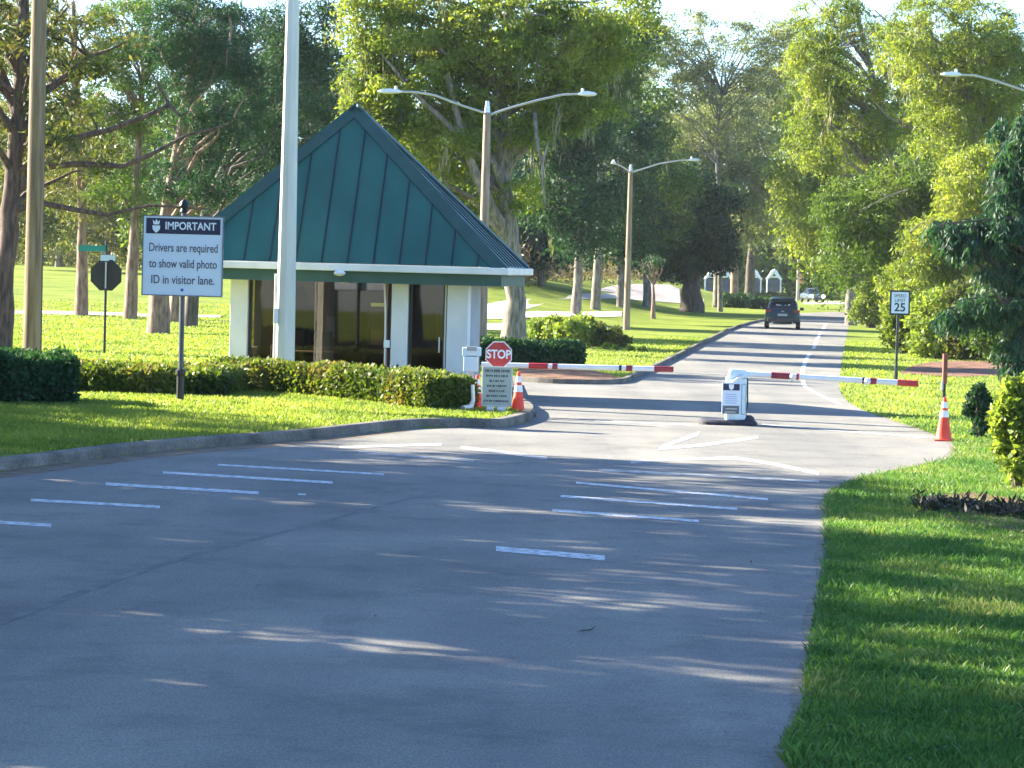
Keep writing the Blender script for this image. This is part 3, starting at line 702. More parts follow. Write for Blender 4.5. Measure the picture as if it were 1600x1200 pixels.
HB().prism([(dxx+.28*math.cos(t), dzc.z+.34*math.sin(t)) for t in [2*math.pi*k/28 for k in range(28)]], HY+.55, HY+.58).tube([(dxx, HY+.565, dzc.z+.3), (dxx, HY+.565, zw-.05)], .01, 6).build('hanging_disc', black, house)

# left hand wooden pole
wy = 71.0; wb_ = P(49, 556, wy)
wp = empty('utility_pole', (wb_.x, wy, float(hz(wb_.x, wy))), 'thick weathered wooden pole at the left, with a yellowed lit edge', 'pole')
MB().tube([(0,0,-.2),(.02,0,4),(.03,0,9),(.03,0,13)], [.23,.21,.19,.165], 16).build('shaft', woodp, wp, smooth=True)
MB().tube([(.235,.0,0),(.22,0,4),(.2,0,9)], .018, 6).build('ground_wire', black, wp)

# ================================================================== text
def text(s, size, m, parent, loc, sx=1.0, name='lettering', ext=.003, shear=0, bold=0.0):
    cu = bpy.data.curves.new('t', 'FONT'); cu.body = s; cu.size = size; cu.align_x = 'CENTER'; cu.align_y = 'CENTER'; cu.extrude = ext; cu.shear = shear; cu.offset = bold
    t = bpy.data.objects.new('t', cu); C.objects.link(t); dg = bpy.context.evaluated_depsgraph_get(); dg.update()
    me = bpy.data.meshes.new_from_object(t.evaluated_get(dg)); bpy.data.objects.remove(t); me.name = name; me.materials.clear()
    me.transform(Matrix.Diagonal((sx,1,1,1))); me.transform(Matrix.Rotation(R(90), 4, 'X'))
    return obj(name, me, m, parent, loc)
def octagon(r): return [(r*math.cos(R(22.5+45*k)), r*math.sin(R(22.5+45*k))) for k in range(8)]

# IMPORTANT sign in the bed
sy = 55.8; sb_ = P(281, 632, sy); z0 = float(hz(sb_.x, sy))
sg = empty('notice_sign', (sb_.x, sy, z0), 'large square notice board asking for photo ID on a dark post in the bed', 'sign')
sc_ = P(286, 400, sy); ccx, ccz = sc_.x-sb_.x, sc_.z-z0; W2, H2 = 61.5*sy/F, 61*sy/F
MB().tube([(0,.02,-.05),(0,.02,.55)], .075, 12).lathe([(.09,.5),(.1,.53),(.1,.6),(.06,.63)], (0,.02,0), 12).build('post_base', black, sg)
MB().tube([(0,.02,.55),(0,.02,P(0,322,sy).z-z0)], .052, 10).build('post', nmat('dark_post',(.04,.045,.06),(.08,.09,.11),5,.5), sg)
tz = P(0,322,sy).z-z0
MB().lathe([(.05,0),(.085,.03),(.06,.08),(.10,.14),(.085,.2),(.03,.26)], (0,.02,tz-.04), 12).build('finial', black, sg, smooth=True)
MB().box(ccx-W2,ccx+W2,-.05,-.02,ccz-H2,ccz+H2).build('board', signw, sg)
t_ = .022
MB().box(ccx-W2-t_,ccx-W2,-.065,-.015,ccz-H2-t_,ccz+H2+t_).box(ccx+W2,ccx+W2+t_,-.065,-.015,ccz-H2-t_,ccz+H2+t_).box(ccx-W2,ccx+W2,-.065,-.015,ccz-H2-t_,ccz-H2).box(ccx-W2,ccx+W2,-.065,-.015,ccz+H2,ccz+H2+t_).build('frame', nmat('sign_frame',(.10,.11,.12),(.22,.24,.25),6,.4,metal=.5), sg)
MB().box(ccx-W2+.045,ccx+W2-.045,-.056,-.0505,ccz+H2-.335,ccz+H2-.035).build('header_band', navy, sg)
lt = mat('light_lettering', (.75,.80,.85), .5)
text('IMPORTANT', .205, lt, sg, (ccx+.14,-.058,ccz+H2-.185), .86, bold=.004)
for i, s in enumerate(['Drivers are required', 'to show valid photo', 'ID in visitor lane.']):
    text(s, .235, inkr, sg, (ccx+.01,-.054,ccz+.15-.31*i), [.68,.69,.76][i], bold=.002)
# crest: little crown over a shield
cx0, cz0 = ccx-W2+.24, ccz+H2-.19
MB().prism([(cx0-.055,cz0+.03),(cx0-.07,cz0+.12),(cx0-.03,cz0+.08),(cx0,cz0+.135),(cx0+.03,cz0+.08),(cx0+.07,cz0+.12),(cx0+.055,cz0+.03)], -.062,-.058).prism([(cx0-.075,cz0+.01),(cx0+.075,cz0+.01),(cx0+.07,cz0-.06),(cx0+.03,cz0-.11),(cx0,cz0-.13),(cx0-.03,cz0-.11),(cx0-.07,cz0-.06)], -.062,-.058).build('crest', lt, sg)
MB().lathe([(.03,0),(.02,.01)], (0,0,0), 10).build('bolt', mat('blue_bolt',(.05,.1,.5),.4), sg, loc=(ccx,-.056,ccz-H2+.10)).rotation_euler = (R(90),0,0)

# stop sign seen from behind, with street name blades
ty = 88.0; tb = P(163, 556, ty); z0 = float(hz(tb.x, ty))
st = empty('stop_sign', (tb.x, ty, z0), 'dark back of a stop sign with green street name blades on the lawn', 'sign')
tc_ = P(168, 430, ty); oc = (tc_.x-tb.x, tc_.z-z0)
topz = P(0, 375, ty).z - z0
MB().tube([(0,0,-.1),(.0,0,topz)], .04, 8).build('post', black, st)
MB().prism([(oc[0]-.05+x*1.0, oc[1]+z) for x, z in octagon(26*ty/F)], .045, .06).build('sign_plate', black, st)
MB().box(-.02,.02,-.06,-.04,oc[1]-.4,oc[1]+.4).build('bracket', alu, st)
bl = P(144, 388, ty); MB().box(bl.x-tb.x-.42, bl.x-tb.x+.42, -.01, .01, bl.z-z0-.09, bl.z-z0+.09).build('street_blade', streetg, st)
b2 = MB().box(-.4,.4,-.01,.01,-.09,.09).build('street_blade', mat('blade_back',(.45,.55,.55),.5), st, loc=(.05,0,bl.z-z0-.28)); b2.rotation_euler = (0,0,R(65))
MB().lathe([(.05,0),(.04,.08),(.02,.1)], (0,0,topz-.02), 8).build('finial', black, st)

# speed limit sign
vy = 81.0; vb = P(1400, 594, vy); z0 = 0.0
sp_ = empty('speed_limit_sign', (vb.x, vy, z0), 'small white speed limit 25 sign on a thin black post', 'sign')
vc = P(1406, 473, vy); X0, Z0 = vc.x-vb.x, vc.z-z0; w2, h2 = 13.2*vy/F, 16.5*vy/F
MB().tube([(0,.03,-.1),(0,.03,P(0,452,vy).z)], .038, 8).lathe([(.055,0),(.06,.1),(.045,.5),(.038,.55)], (0,.03,0), 10).build('post', black, sp_)
MB().box(X0-w2-.05,X0+w2+.05,-.03,-.005,Z0-h2-.05,Z0+h2+.05).build('frame', black, sp_)
MB().box(X0-w2,X0+w2,-.04,-.031,Z0-h2,Z0+h2).build('sign_plate', signw, sp_)
text('SPEED', .13, ink, sp_, (X0,-.042,Z0+.19), 1.0); text('LIMIT', .13, ink, sp_, (X0,-.042,Z0+.06), 1.0); text('25', .33, ink, sp_, (X0,-.042,Z0-.14), 1.0, bold=.006)

# ================================================================== cones
def cone(loc, h, label, group='traffic cones by the barriers', bands=((.55,.70),(.76,.90))):
    r = empty('traffic_cone', loc, label, 'traffic cone', group)
    rad = lambda t: .155*(1-t)+.028*t
    b = MB().box(-.19,.19,-.19,.19,0,.035); b.build('foot', rubber if False else orange, r, bevel=.01)
    MB().lathe([(.165,.035),(rad(.04),.06)]+[(rad(t), t*h) for t in (.1,.3,.5,.7,.9,1.0)]+[(.015,h*1.005)], (0,0,0), 24).build('body', orange, r, smooth=True)
    for a, c in bands:
        MB().lathe([(rad(a)+.001,a*h),(rad(a)+.005,a*h+.002),(rad(c)+.005,c*h-.002),(rad(c)+.001,c*h)], (0,0,0), 24).build('collar', conew, r, smooth=True)
    return r
c1 = G(1474, 689); cone(c1, .80, 'orange traffic cone by the grass edge at the right of the road')
c2 = G(809, 645, .1); cone((c2.x, c2.y, .02), .90, 'orange traffic cone just right of the grey notice board')
c3 = G(746, 643, .1); cone((c3.x-.02, c3.y+.15, .02), .80, 'orange traffic cone half hidden left of the grey notice board')
pp = P(1475, 620, 60.5)
po = empty('marker_post', (pp.x, 60.5, 0), 'thin dark post with a red upper half behind the right cone', 'post')
hp = P(1477, 553, 60.5).z
MB().tube([(0,0,-.05),(0,0,hp*.55)], .035, 8).build('lower_post', black, po); MB().tube([(0,0,hp*.55),(0,0,hp)], .055, 8).build('upper_post', nmat('rusty_post',(.20,.05,.04),(.30,.09,.06),6,.6), po)
MB().box(-.07,-.03,-.05,0,hp*.45,hp*.6).build('latch', alu, po)

# ================================================================== left barrier group
by = 58.0
bx = P(737, 560, by); z0 = .12
lb = empty('barrier_gate', (bx.x, by, z0), 'left barrier with a white cabinet at the hedge end and its arm lowered', 'barrier gate', 'barrier gates across the lanes')
zz = lambda y, D=by: P(740, y, D).z-z0
MB().box(-.19,.19,-.13,.15,zz(556),zz(543)).build('cabinet_head', cabw, lb, bevel=.015); MB().box(-.10,.10,-.16,.0,zz(548),zz(541)).build('lamp', mat('lamp_grey',(.3,.33,.36),.4), lb)
MB().box(-.16,.135,-.12,.12,zz(581),zz(557)).build('cabinet', cabw, lb, bevel=.015); MB().box(-.07,.05,-.05,.05,-.05,zz(581)).build('pedestal', white, lb)
def arm(root, p0, p1, red_at, r=.052):
    p0 = Vector(p0); p1 = Vector(p1); d = p1-p0; Lr = d.length
    a = MB().tube([p0, p1], r, 10).build('arm', white, root)
    for s, e, m in red_at:
        MB().tube([p0+d*s, p0+d*e], r*1.12, 10).build('band', m, a)
    return a
base = Vector((bx.x, by, z0))
a0 = P(752, 569.5, by+.1)-base; a1 = P(1051, 577, by+.1)-base
fr = lambda x: (x-752)/(1051-752)
arm(lb, a0, a1, [(fr(826),fr(856),red),(fr(863),fr(871),darkred),(fr(978),fr(988),darkred),(fr(967),fr(971),black),(fr(1022),1.004,darkred)])
sg2y = 56.4; s2 = P(777, 640, sg2y)
ss_ = empty('stop_sign', (s2.x, sg2y, .05), 'red STOP sign facing the road above the grey notice board', 'sign')
oc = P(777, 554, sg2y); zc = oc.z-.05
MB().tube([(0,.06,0),(0,.06,zc+.2)], .035, 8).build('post', alu, ss_)
MB().prism([(x, zc+z) for x, z in octagon(22.3*sg2y/F)], 0, .02).build('rim', white, ss_); MB().prism([(x, zc+z) for x, z in octagon(20.5*sg2y/F)], -.006, -.001).build('sign_plate', red, ss_)
text('STOP', .235, lt, ss_, (0,-.008,zc), .84, bold=.006)
n0 = P(776.5, 604, sg2y-.25); nbd = empty('information_sign', (n0.x, sg2y-.25, .05), 'grey notice board with seven rows of dark lettering beneath the stop sign', 'notice board')
w2, h2 = 24*56.2/F, 31.5*56.2/F; zc = n0.z-.05
MB().box(-w2,w2,0,.025,zc-h2,zc+h2).build('board', signg, nbd, bevel=.02)
MB().box(-w2+.015,w2-.015,-.004,-.001,zc+h2-.022,zc+h2-.012).box(-w2+.015,w2-.015,-.004,-.001,zc-h2+.012,zc-h2+.022).box(-w2+.01,-w2+.02,-.004,-.001,zc-h2+.02,zc+h2-.02).box(w2-.02,w2-.01,-.004,-.001,zc-h2+.02,zc+h2-.02).build('border', white, nbd)
b = MB(); rr = random.Random(3)
for i, ww in enumerate([.24,.22,.15,.20,.16,.20,.25]):
    z = zc+h2-.085-i*.098; x = -ww
    while x < ww-.02:
        l = rr.uniform(.018,.05); hh = rr.uniform(.014,.024)*(1.3 if i == 0 else 1); b.box(x, min(x+l, ww), -.006, -.001, z-hh, z+hh*.8); x += l+rr.choice([.006,.007,.02])
b.build('lettering', mat('notice_ink',(.10,.11,.12),.7), nbd)
for s in (-1, 1): MB().box(s*.12-.07, s*.12+.07, -.02, .06, 0, zc-h2).build('leg', white, nbd)
rb = G(790, 650); kb = empty('rubber_mat', (rb.x, rb.y-.1, .0), 'low black rubber mat under the notice board and cones', 'rubber mat')
MB().add(*(lambda n=24: ([(.62*math.copysign(abs(math.cos(t))**.6, math.cos(t))*s, .32*math.copysign(abs(math.sin(t))**.6, math.sin(t))*s, z) for s, z in ((1,.004),(1,.07),(.94,.1)) for t in [2*math.pi*k/n for k in range(n)]],
   [(j*n+k, j*n+(k+1)%n, (j+1)*n+(k+1)%n, (j+1)*n+k) for j in range(2) for k in range(n)]+[tuple(range(2*n,3*n))]))()).build('pad', rubber, kb)
sp1 = P(734, 646, 56.6)
dp = empty('drain_pipe', (sp1.x, 56.6, .1), 'short white pipe bending down beside the hedge end', 'pipe')
MB().tube([(.04,0,.55),(.06,0,.25),(.02,-.05,.12),(-.12,-.15,.05)], [.04,.04,.06,.10], 10).build('pipe', white, dp, smooth=True)

# ================================================================== right barrier
ry = 56.5; rb_ = P(1147, 664, ry)
rg = empty('barrier_gate', (rb_.x, ry, .1), 'right barrier with a pale blue cabinet on the island and its arm lowered', 'barrier gate', 'barrier gates across the lanes')
base = Vector((rb_.x, ry, .1)); xx = lambda x: P(x, 620, ry).x-rb_.x; zz = lambda y: P(1147, y, ry).z-.1
MB().box(xx(1134), xx(1165), -.2, .25, -.0, zz(590)).build('cabinet', cabw, rg, bevel=.02)
MB().prism([(xx(1137), zz(590)+.002), (xx(1165), zz(590)+.002), (xx(1170),zz(586)), (xx(1170),zz(582)), (xx(1160), zz(577)), (xx(1140), zz(576)), (xx(1138), zz(584))], -.22, .2).build('cabinet_head', cabw, rg, bevel=.015)
MB().tube([(xx(1142), -.26, zz(598)), (xx(1150),-.27,zz(591)), (xx(1160),-.26,zz(586))], .03, 8).build('bracket', white, rg)
MB().box(xx(1126.5), xx(1154.5), -.30, -.27, zz(646), zz(597)).build('sign_panel', signw, rg)
MB().box(xx(1128), xx(1153.5), -.308, -.302, zz(609), zz(599)).build('header_band', navy, rg)
MB().box(xx(1128), xx(1153.5), -.308, -.302, zz(645.5), zz(633)).build('footer_band', mat('grey_band',(.10,.12,.13),.6), rg)
b = MB(); rr = random.Random(5)
for i in range(5): ww = rr.uniform(6, 9.5); b.box(xx(1140.5-ww), xx(1140.5+ww), -.304, -.3005, zz(615+i*3.3+.9), zz(615+i*3.3))
b.build('lettering', mat('faint_ink',(.30,.38,.55),.7), rg)
MB().box(xx(1132), xx(1150), -.312, -.308, zz(638.5), zz(637)).box(xx(1131), xx(1148), -.312, -.308, zz(643.5), zz(642)).build('lettering', mat('pale_ink',(.45,.48,.48),.7), rg)
MB().box(xx(1157),xx(1158),-.206,-.201,.12,zz(600)).box(xx(1163.5),xx(1164),-.206,-.201,.12,zz(600)).box(xx(1158),xx(1163.5),-.206,-.201,zz(600),zz(600)+.012).box(xx(1158),xx(1163.5),-.206,-.201,.12,.132).build('door_seam', mat('seam_blue_grey',(.16,.22,.25),.8), rg)  # thin dark strips draw the joint around the cabinet door
MB().box(xx(1161.5),xx(1163),-.225,-.2,zz(626),zz(620)).build('handle', alu, rg)
MB().tube([(xx(1164),-.1,.05),(xx(1168),-.05,.3),(xx(1167),.0,.8),(xx(1163),.05,zz(584))], .018, 6).build('cable', black, rg)
ex = xx(1140.5); ez = zz(604)
MB().prism([(ex-.05,ez+.055),(ex+.05,ez+.055),(ex+.045,ez-.02),(ex,ez-.065),(ex-.045,ez-.02)], -.314, -.309).build('crest', lt, rg)
MB().prism([(xx(1137),-.02),(xx(1141),.2),(xx(1134),.22),(xx(1134),-.02)], -.26, -.2).build('gusset', white, rg)
a0 = P(1166, 584, ry+.05)-base; a1 = P(1433, 599.5, ry+.05)-base; fr = lambda x: (x-1166)/(1433-1166)
arm(rg, a0, a1, [(fr(1205),fr(1234),darkred),(fr(1244),fr(1248),red),(fr(1347),fr(1351),black),(fr(1359),fr(1369),darkred),(fr(1402),1.004,red)], .056)
for x in (1238.5, 1355):
    q = P(x, 585+(x-1166)*.058, ry)-base
    MB().lathe([(.01,-.075),(.05,-.05),(.075,0),(.05,.05),(.01,.075)], q, 12).build('lamp', white, rg, smooth=True)
isl = G(1143, 668)
def capsule(cx, a, b_, zs, n=28):
    V = []; Fq = []
    for s, z in zs:
        for k in range(n):
            t = 2*math.pi*k/n; V.append((cx + (a+ (s-1)*.1)*math.copysign(abs(math.cos(t))**.55, math.cos(t)), (b_+(s-1)*.1)*math.copysign(abs(math.sin(t))**.55, math.sin(t)), z))
    for j in range(len(zs)-1):
        for k in range(n): Fq.append((j*n+k, j*n+(k+1)%n, (j+1)*n+(k+1)%n, (j+1)*n+k))
    Fq.append(tuple(range((len(zs)-1)*n, len(zs)*n))); return V, Fq
ik = empty('rubber_island', (isl.x, 56.6, 0), 'low dark island under the right barrier cabinet', 'island')
MB().add(*capsule(0, .58, .45, [(1,.004),(1,.06),(.5,.10)])).build('pad', rubber, ik)
MB().add(*capsule(.30, .22, .3, [(1,.10),(1,.15),(.5,.19)])).build('bumper', rubber, ik)

# ================================================================== street lamps
def lamp(bxp, D, top_px, arms, label, m=wood, group='double armed street lamps'):
    """arms: list of pixel polylines ending at the lamp head; each with depth offset"""
    b0 = P(bxp, 540, D); z0 = float(hz(b0.x, D)); base = Vector((b0.x, D, z0)); k = D/F
    r = empty('street_lamp', base, label, 'street lamp', group)
    tz = P(0+top_px[0], top_px[1], D).z-z0
    MB().tube([(0,0,-.1),(0,0,tz*.5),(0,0,tz)], [.17,.14,.11], 12).build('pole', m, r, smooth=True)
    MB().tube([(0,0,tz),(0,0,tz+.35)], [.09,.05], 8).build('pole_top', alu, r)
    for pl, hl in arms:
        pts = [P(x, y, D+dd)-base for x, y, dd in pl]
        off = pts[0].x; pts = [p-Vector((off*(1-i/(len(pts)-1)),0,0)) for i, p in enumerate(pts)]
        a = MB().tube(pts, [.045]+[.034]*(len(pts)-2)+[.03], 8).build('arm', alu, r, smooth=True)
        e = pts[-1]; d = (pts[-1]-pts[-2]).normalized(); d.z *= .3; d.normalize(); Lh = hl*k; s = Vector((-d.y, d.x, 0))*.13
        prof = [(0,.3,.03,.03),(.15,.55,.07,.05),(.5,1,.09,.07),(.85,.85,.06,.06),(1,.35,.02,.03)]; V = []; Fq = []
        for t, wv, hu, hd in prof:
            c = e+d*Lh*t
            V += [c-s*wv-Vector((0,0,hd*.4)), c-s*wv*.6+Vector((0,0,hu)), c+s*wv*.6+Vector((0,0,hu)), c+s*wv-Vector((0,0,hd*.4)), c-Vector((0,0,hd))]
        for i in range(4):
            for j in range(5): Fq.append((i*5+j, (i+1)*5+j, (i+1)*5+(j+1)%5, i*5+(j+1)%5))
        Fq += [tuple(range(5)), tuple(range(20,25))]
        hd_ = MB().add(V, Fq).build('lamp_head', white, a, smooth=True)
        c = e+d*Lh*.25; MB().lathe([(.045,0),(.05,.06),(.03,.10)], c+Vector((0,0,.07)), 10).build('photocell', white, a)
    return r
lamp(752, 87, (763,176), [([(763,180,0),(757,176,0),(720,164,0),(680,149,0),(650,144,0),(628,143.5,0)], 38), ([(763,182,0),(770,178,0),(800,168,0),(840,157,0),(880,148,0),(903,147,0)], 29)], 'tall wooden street lamp with two arms directly behind the gatehouse roof')
lamp(978, 141, (987,268), [([(987,272,0),(982,266,-1),(970,259,-3),(959,255,-5)], 5), ([(987,270,0),(1005,264,0),(1030,256,0),(1060,251,0),(1076,250,0)], 18)], 'smaller wooden street lamp standing on the grass right of the gatehouse')
lamp(1650, 86, (1668,180), [([(1668,180,0),(1640,152,0),(1600,140,0),(1560,127,0),(1525,118,0),(1502,117,0)], 32)], 'street lamp at the right edge with its pale arm reaching in', group='single street lamps')
fp = GT(1246, 470)
up_ = empty('utility_pole', (fp.x, fp.y, 0), 'distant wooden pole with a small orange sign beyond the road', 'pole')
MB().tube([(0,0,-.1),(0,0,9)], [.17,.13], 8).build('shaft', nmat('pale_pole',(.42,.33,.25),(.55,.45,.36),3,.8), up_)
MB().box(.1,.65,-.03,.0,2.4,2.95).box(.15,.6,-.03,0,1.9,2.3).build('sign_plate', mat('orange_plate',(.75,.30,.15),.6), up_)

# ================================================================== vehicles
def sect(w, z0, z1, n=28, e=3.4, tum=0.0):
    zc, h = (z0+z1)/2, (z1-z0)/2; out = []
    for k in range(n):
        t = 2*math.pi*k/n; c, s = math.cos(t), math.sin(t)
        x = w*math.copysign(abs(c)**(2/e), c); z = h*math.copysign(abs(s)**(2/e), s)
        out.append((x*(1-tum*max(0, z/h)), zc+z))
    return out
def loft(stations, n=28, e=3.4):
    V = []; Fq = []
    for y, w, z0, z1, tum in stations:
        for x, z in sect(w, z0, z1, n, e, tum): V.append((x, y, z))
    for i in range(len(stations)-1):
        for k in range(n): Fq.append((i*n+k, i*n+(k+1)%n, (i+1)*n+(k+1)%n, (i+1)*n+k))
    Fq += [tuple(range(n)), tuple(range((len(stations)-1)*n, len(stations)*n))]
    return MB().add(V, Fq)
cglass = mat('car_glass', (.012,.016,.02), .08); tyre = mat('tyre', (.015,.015,.016), .85); lampr = mat('tail_lamp', (.22,.012,.015), .25)
def wheel(par, x, y, r=.36):
    w_ = empty('wheel', (x, y, r)); w_.parent = par
    o = MB().lathe([(r*.6,-.11),(r*.92,-.115),(r,-.08),(r,.08),(r*.92,.115),(r*.6,.11)], (0,0,0), 24).build('tyre', tyre, w_, smooth=True); o.rotation_euler = (0,R(90),0)
    o = MB().lathe([(r*.6,-.09),(r*.55,-.1),(.06,-.1),(.06,.1),(r*.55,.1),(r*.6,.09)], (0,0,0), 16).build('rim', alu, w_, smooth=True); o.rotation_euler = (0,R(90),0)
# the SUV: rear towards the camera (local -y)
sp0 = G(1222, 515); sv = empty('suv', (sp0.x, sp0.y, .004), 'dark blue grey SUV driving away on the far road, seen from behind', 'car')
sv.rotation_euler = (0,0,R(-5.5))
paintm = nmat('dark_blue_paint', (.015,.035,.045), (.018,.04,.05), 1, .22, metal=.3)
loft([(-.02,.80,.36,.98,.05),(.03,.92,.30,1.06,.05),(.25,.95,.28,1.10,.06),(1.0,.96,.28,1.10,.06),(3.2,.96,.28,1.08,.06),(3.9,.95,.28,1.02,.06),(4.5,.88,.32,.90,.06),(4.68,.72,.40,.74,.05)]).build('body', paintm, sv, smooth=True)
loft([(.10,.80,.98,1.15,.1),(.32,.80,.98,1.50,.2),(.55,.79,.98,1.66,.2),(.9,.79,.98,1.70,.2),(2.3,.79,.98,1.69,.2),(2.8,.78,.98,1.55,.2),(3.5,.80,.98,1.08,.1)], e=4.5).build('greenhouse', cglass, sv, smooth=True)
loft([(.22,.62,1.60,1.64,.05),(.5,.66,1.64,1.72,.05),(.9,.67,1.66,1.74,.05),(2.2,.66,1.66,1.73,.05),(2.5,.60,1.63,1.67,.05)]).build('roof', paintm, sv, smooth=True)
MB().box(-.60,.60,.14,.30,1.50,1.56).build('roof_spoiler', paintm, sv, bevel=.02)
MB().box(-.80,.80,-.10,.10,.40,.64).build('rear_bumper', nmat('bumper_plastic',(.02,.022,.025),(.03,.032,.035),3,.6), sv, bevel=.05)
for s in (-1, 1):
    MB().prism([(s*.58,.92),(s*.90,.88),(s*.91,1.06),(s*.62,1.03)], -.045, .06).build('tail_light', lampr, sv)
    m_ = MB().box(s*.92 if s>0 else s*1.14, s*1.14 if s>0 else s*.92, 3.0, 3.14, 1.0, 1.16).build('wing_mirror', paintm, sv, bevel=.03)
    wheel(sv, s*.84, .85); wheel(sv, s*.84, 3.75)
    MB().tube([(s*.55,-.02,.36),(s*.55,.15,.36)], .04, 8).build('exhaust', alu, sv)
MB().box(-.26,.26,-.055,-.035,.72,.84).build('number_plate', mat('plate',(.25,.28,.32),.5), sv)
MB().prism([(-.10,.93),(.0,1.0),(.12,.92),(.0,.96)], -.045, -.03).build('emblem', alu, sv)
de = MB(); de.prism([(-.35,1.30),(-.05,1.26),(-.05,1.29),(-.35,1.33)], .185, .20).prism([(.10,1.30),(.24,1.20),(.30,1.27),(.40,1.35),(.36,1.36),(.27,1.30),(.23,1.25),(.13,1.32)], .185, .20); de.build('window_sticker', lt, sv)
# oncoming car, far away
f0 = G(1277, 473); fc = empty('sedan', (f0.x, f0.y, 0.02), 'distant blue grey car with bright headlights facing the camera', 'car')
fc.rotation_euler = (0,0,R(8))
pb = nmat('blue_grey_paint', (.10,.14,.20), (.12,.16,.22), 1, .25, metal=.4)
loft([(-.02,.66,.34,.62,.05),(.05,.82,.28,.72,.05),(.5,.88,.25,.86,.05),(1.3,.91,.25,.95,.05),(3.4,.92,.25,1.0,.05),(4.3,.88,.28,1.0,.05),(4.6,.78,.36,.86,.05)]).build('body', pb, fc, smooth=True)
loft([(1.2,.72,.86,.98,.1),(1.9,.70,.86,1.36,.2),(2.5,.70,.86,1.46,.2),(3.3,.69,.86,1.40,.2),(4.1,.70,.86,1.0,.1)], e=4.5).build('greenhouse', cglass, fc, smooth=True)
loft([(1.85,.56,1.36,1.41,.05),(2.5,.60,1.42,1.49,.05),(3.3,.56,1.36,1.42,.05)]).build('roof', pb, fc, smooth=True)
hl = mat('headlight_on', (.9,.9,.9), .3, emit=((1,.97,.9), 8))
for s in (-1, 1):
    MB().lathe([(.16,0),(.15,.05)], (0,0,0), 14).build('headlight', hl, fc, loc=(s*.62,.0,.66)).rotation_euler = (R(90),0,0)
    wheel(fc, s*.80, .9, .32); wheel(fc, s*.80, 3.6, .32); MB().box(s*.9 if s>0 else s*1.08, s*1.08 if s>0 else s*.9, 1.5, 1.6, .92, 1.04).build('wing_mirror', pb, fc, bevel=.02)
MB().box(-.42,.42,-.05,.02,.38,.56).build('grille', black, fc, bevel=.02); MB().box(-.84,.84,-.08,.1,.26,.36).build('bumper', black, fc, bevel=.03)

# white arched garden frames with dark screens, beyond the far lawn
wm = mat('white_frame', (.80,.80,.80), .6)
for i, (x, lab) in enumerate([(1112,'white peaked garden frame, leftmost of the row, beside the dark oak trunk'),(1132,'white peaked garden frame, second from the left in the far row'),(1178,'white peaked garden frame seen between the two far tree trunks'),(1209,'white peaked garden frame, rightmost of the row, right of the far trunks')]):
    D = 335.; p = P(x, 449, D); z0 = float(hz(p.x, D)); p.z = P(x, 449, D).z; zb = p.z; k = D/F
    r = empty('garden_frame', (p.x, D, zb), lab, 'garden frame', 'white peaked garden frames in the distance')
    h = 26*k; e = 14*k; hw = 10.5*k
    b = MB(); b.tube([(-hw-.1,0,e*.85),(-hw*.55,0,e+.35*(h-e)),(-hw*.2,0,h*.93),(0,0,h),(hw*.2,0,h*.93),(hw*.55,0,e+.35*(h-e)),(hw+.1,0,e*.85)], [.12,.2,.24,.2,.24,.2,.12], 8)
    b.build('arch', wm, r); MB().tube([(-hw*.5,0,e*1.15),(hw*.5,0,e*1.15)], .09, 6).build('tie_beam', wm, r)
    for s in (-1, 1): MB().tube([(s*hw,0,-.6),(s*hw,0,e)], .08, 6).build('post', wm, r)
    MB().box(-hw+.1,hw-.1,.0,.08,-.5,e*.92).build('screen', nmat('dark_screen',(.06,.065,.075),(.11,.115,.125),.8,.8), r)
# small pale building hinted beyond the left lawn

# ================================================================== hedges and shrubs
def gp(x, y, z=0): q = G(x, y, z); return (q.x, q.y)
hedge('tall dark clipped hedge at the far left edge beside the kerb', [(-14.5, 53.6), (-10.6, 54.0), (-8.45, 54.6)], 1.9, .84, 'dark', 26000, .075, 'clipped hedges in front of the gatehouse', z=.2)
hedge('low hedge with a yellow brown top behind the large square notice board', [(-12, 60.2), (-9.5, 59.8), (-7.6, 59.4), (-5.75, 59.2)], 2.4, .46, 'hedge', 26000, .07, 'clipped hedges in front of the gatehouse', z=.22)
hedge('long low clipped hedge running along the gatehouse front to the stop sign', [(-6.2, 61.5), (-4.5, 60.6), (-2.9, 58.9), (-1.8, 57.3), (-1.2, 56.5)], 1.15, .58, 'hedge', 34000, .06, 'clipped hedges in front of the gatehouse', z=.18)
hedge('dark clipped hedge behind the left barrier arm', [(-1.2, 86.5), (.6, 86.2), (2.05, 86.0)], 1.0, .72, 'dark', 9000, .07, z=.0)
shrub('yellow green shrub with open leafy shoots, left of the planting island', 862, 536, 38, 40, 'lime', n=5200, lsz=.085, group='shrubs on the planting island')
shrub('large yellow green shrub in the middle of the planting island', 905, 540, 42, 46, 'lime', n=6200, lsz=.10, group='shrubs on the planting island')
shrub('low dark shrub at the right end of the planting island', 948, 542, 32, 34, 'olive', n=4200, lsz=.08, group='shrubs on the planting island')
for i, x in enumerate([922, 948, 962, 985, 1002]):
    shrub(['small pale ground plant, leftmost in front of the island shrubs','small pale ground plant, second from the left in front of the island shrubs','small pale ground plant, third from the left in front of the island shrubs','small pale ground plant, fourth from the left in front of the island shrubs','small pale ground plant, rightmost in front of the island shrubs'][i], x, 545+i*1.2, 8, 7, 'lime', name='ground_plant', n=300, lsz=.07, group='ground plants on the island', stems=4, clumps=5, cat='plant')
shrub('dark rounded shrub at the foot of the two far trunks', 1150, 481, 30, 22, 'dark', n=3000, lsz=.16, group='far dark shrubs')
shrub('dark spreading shrub right of the two far trunks', 1188, 483, 24, 16, 'dark', n=2200, lsz=.16, group='far dark shrubs')
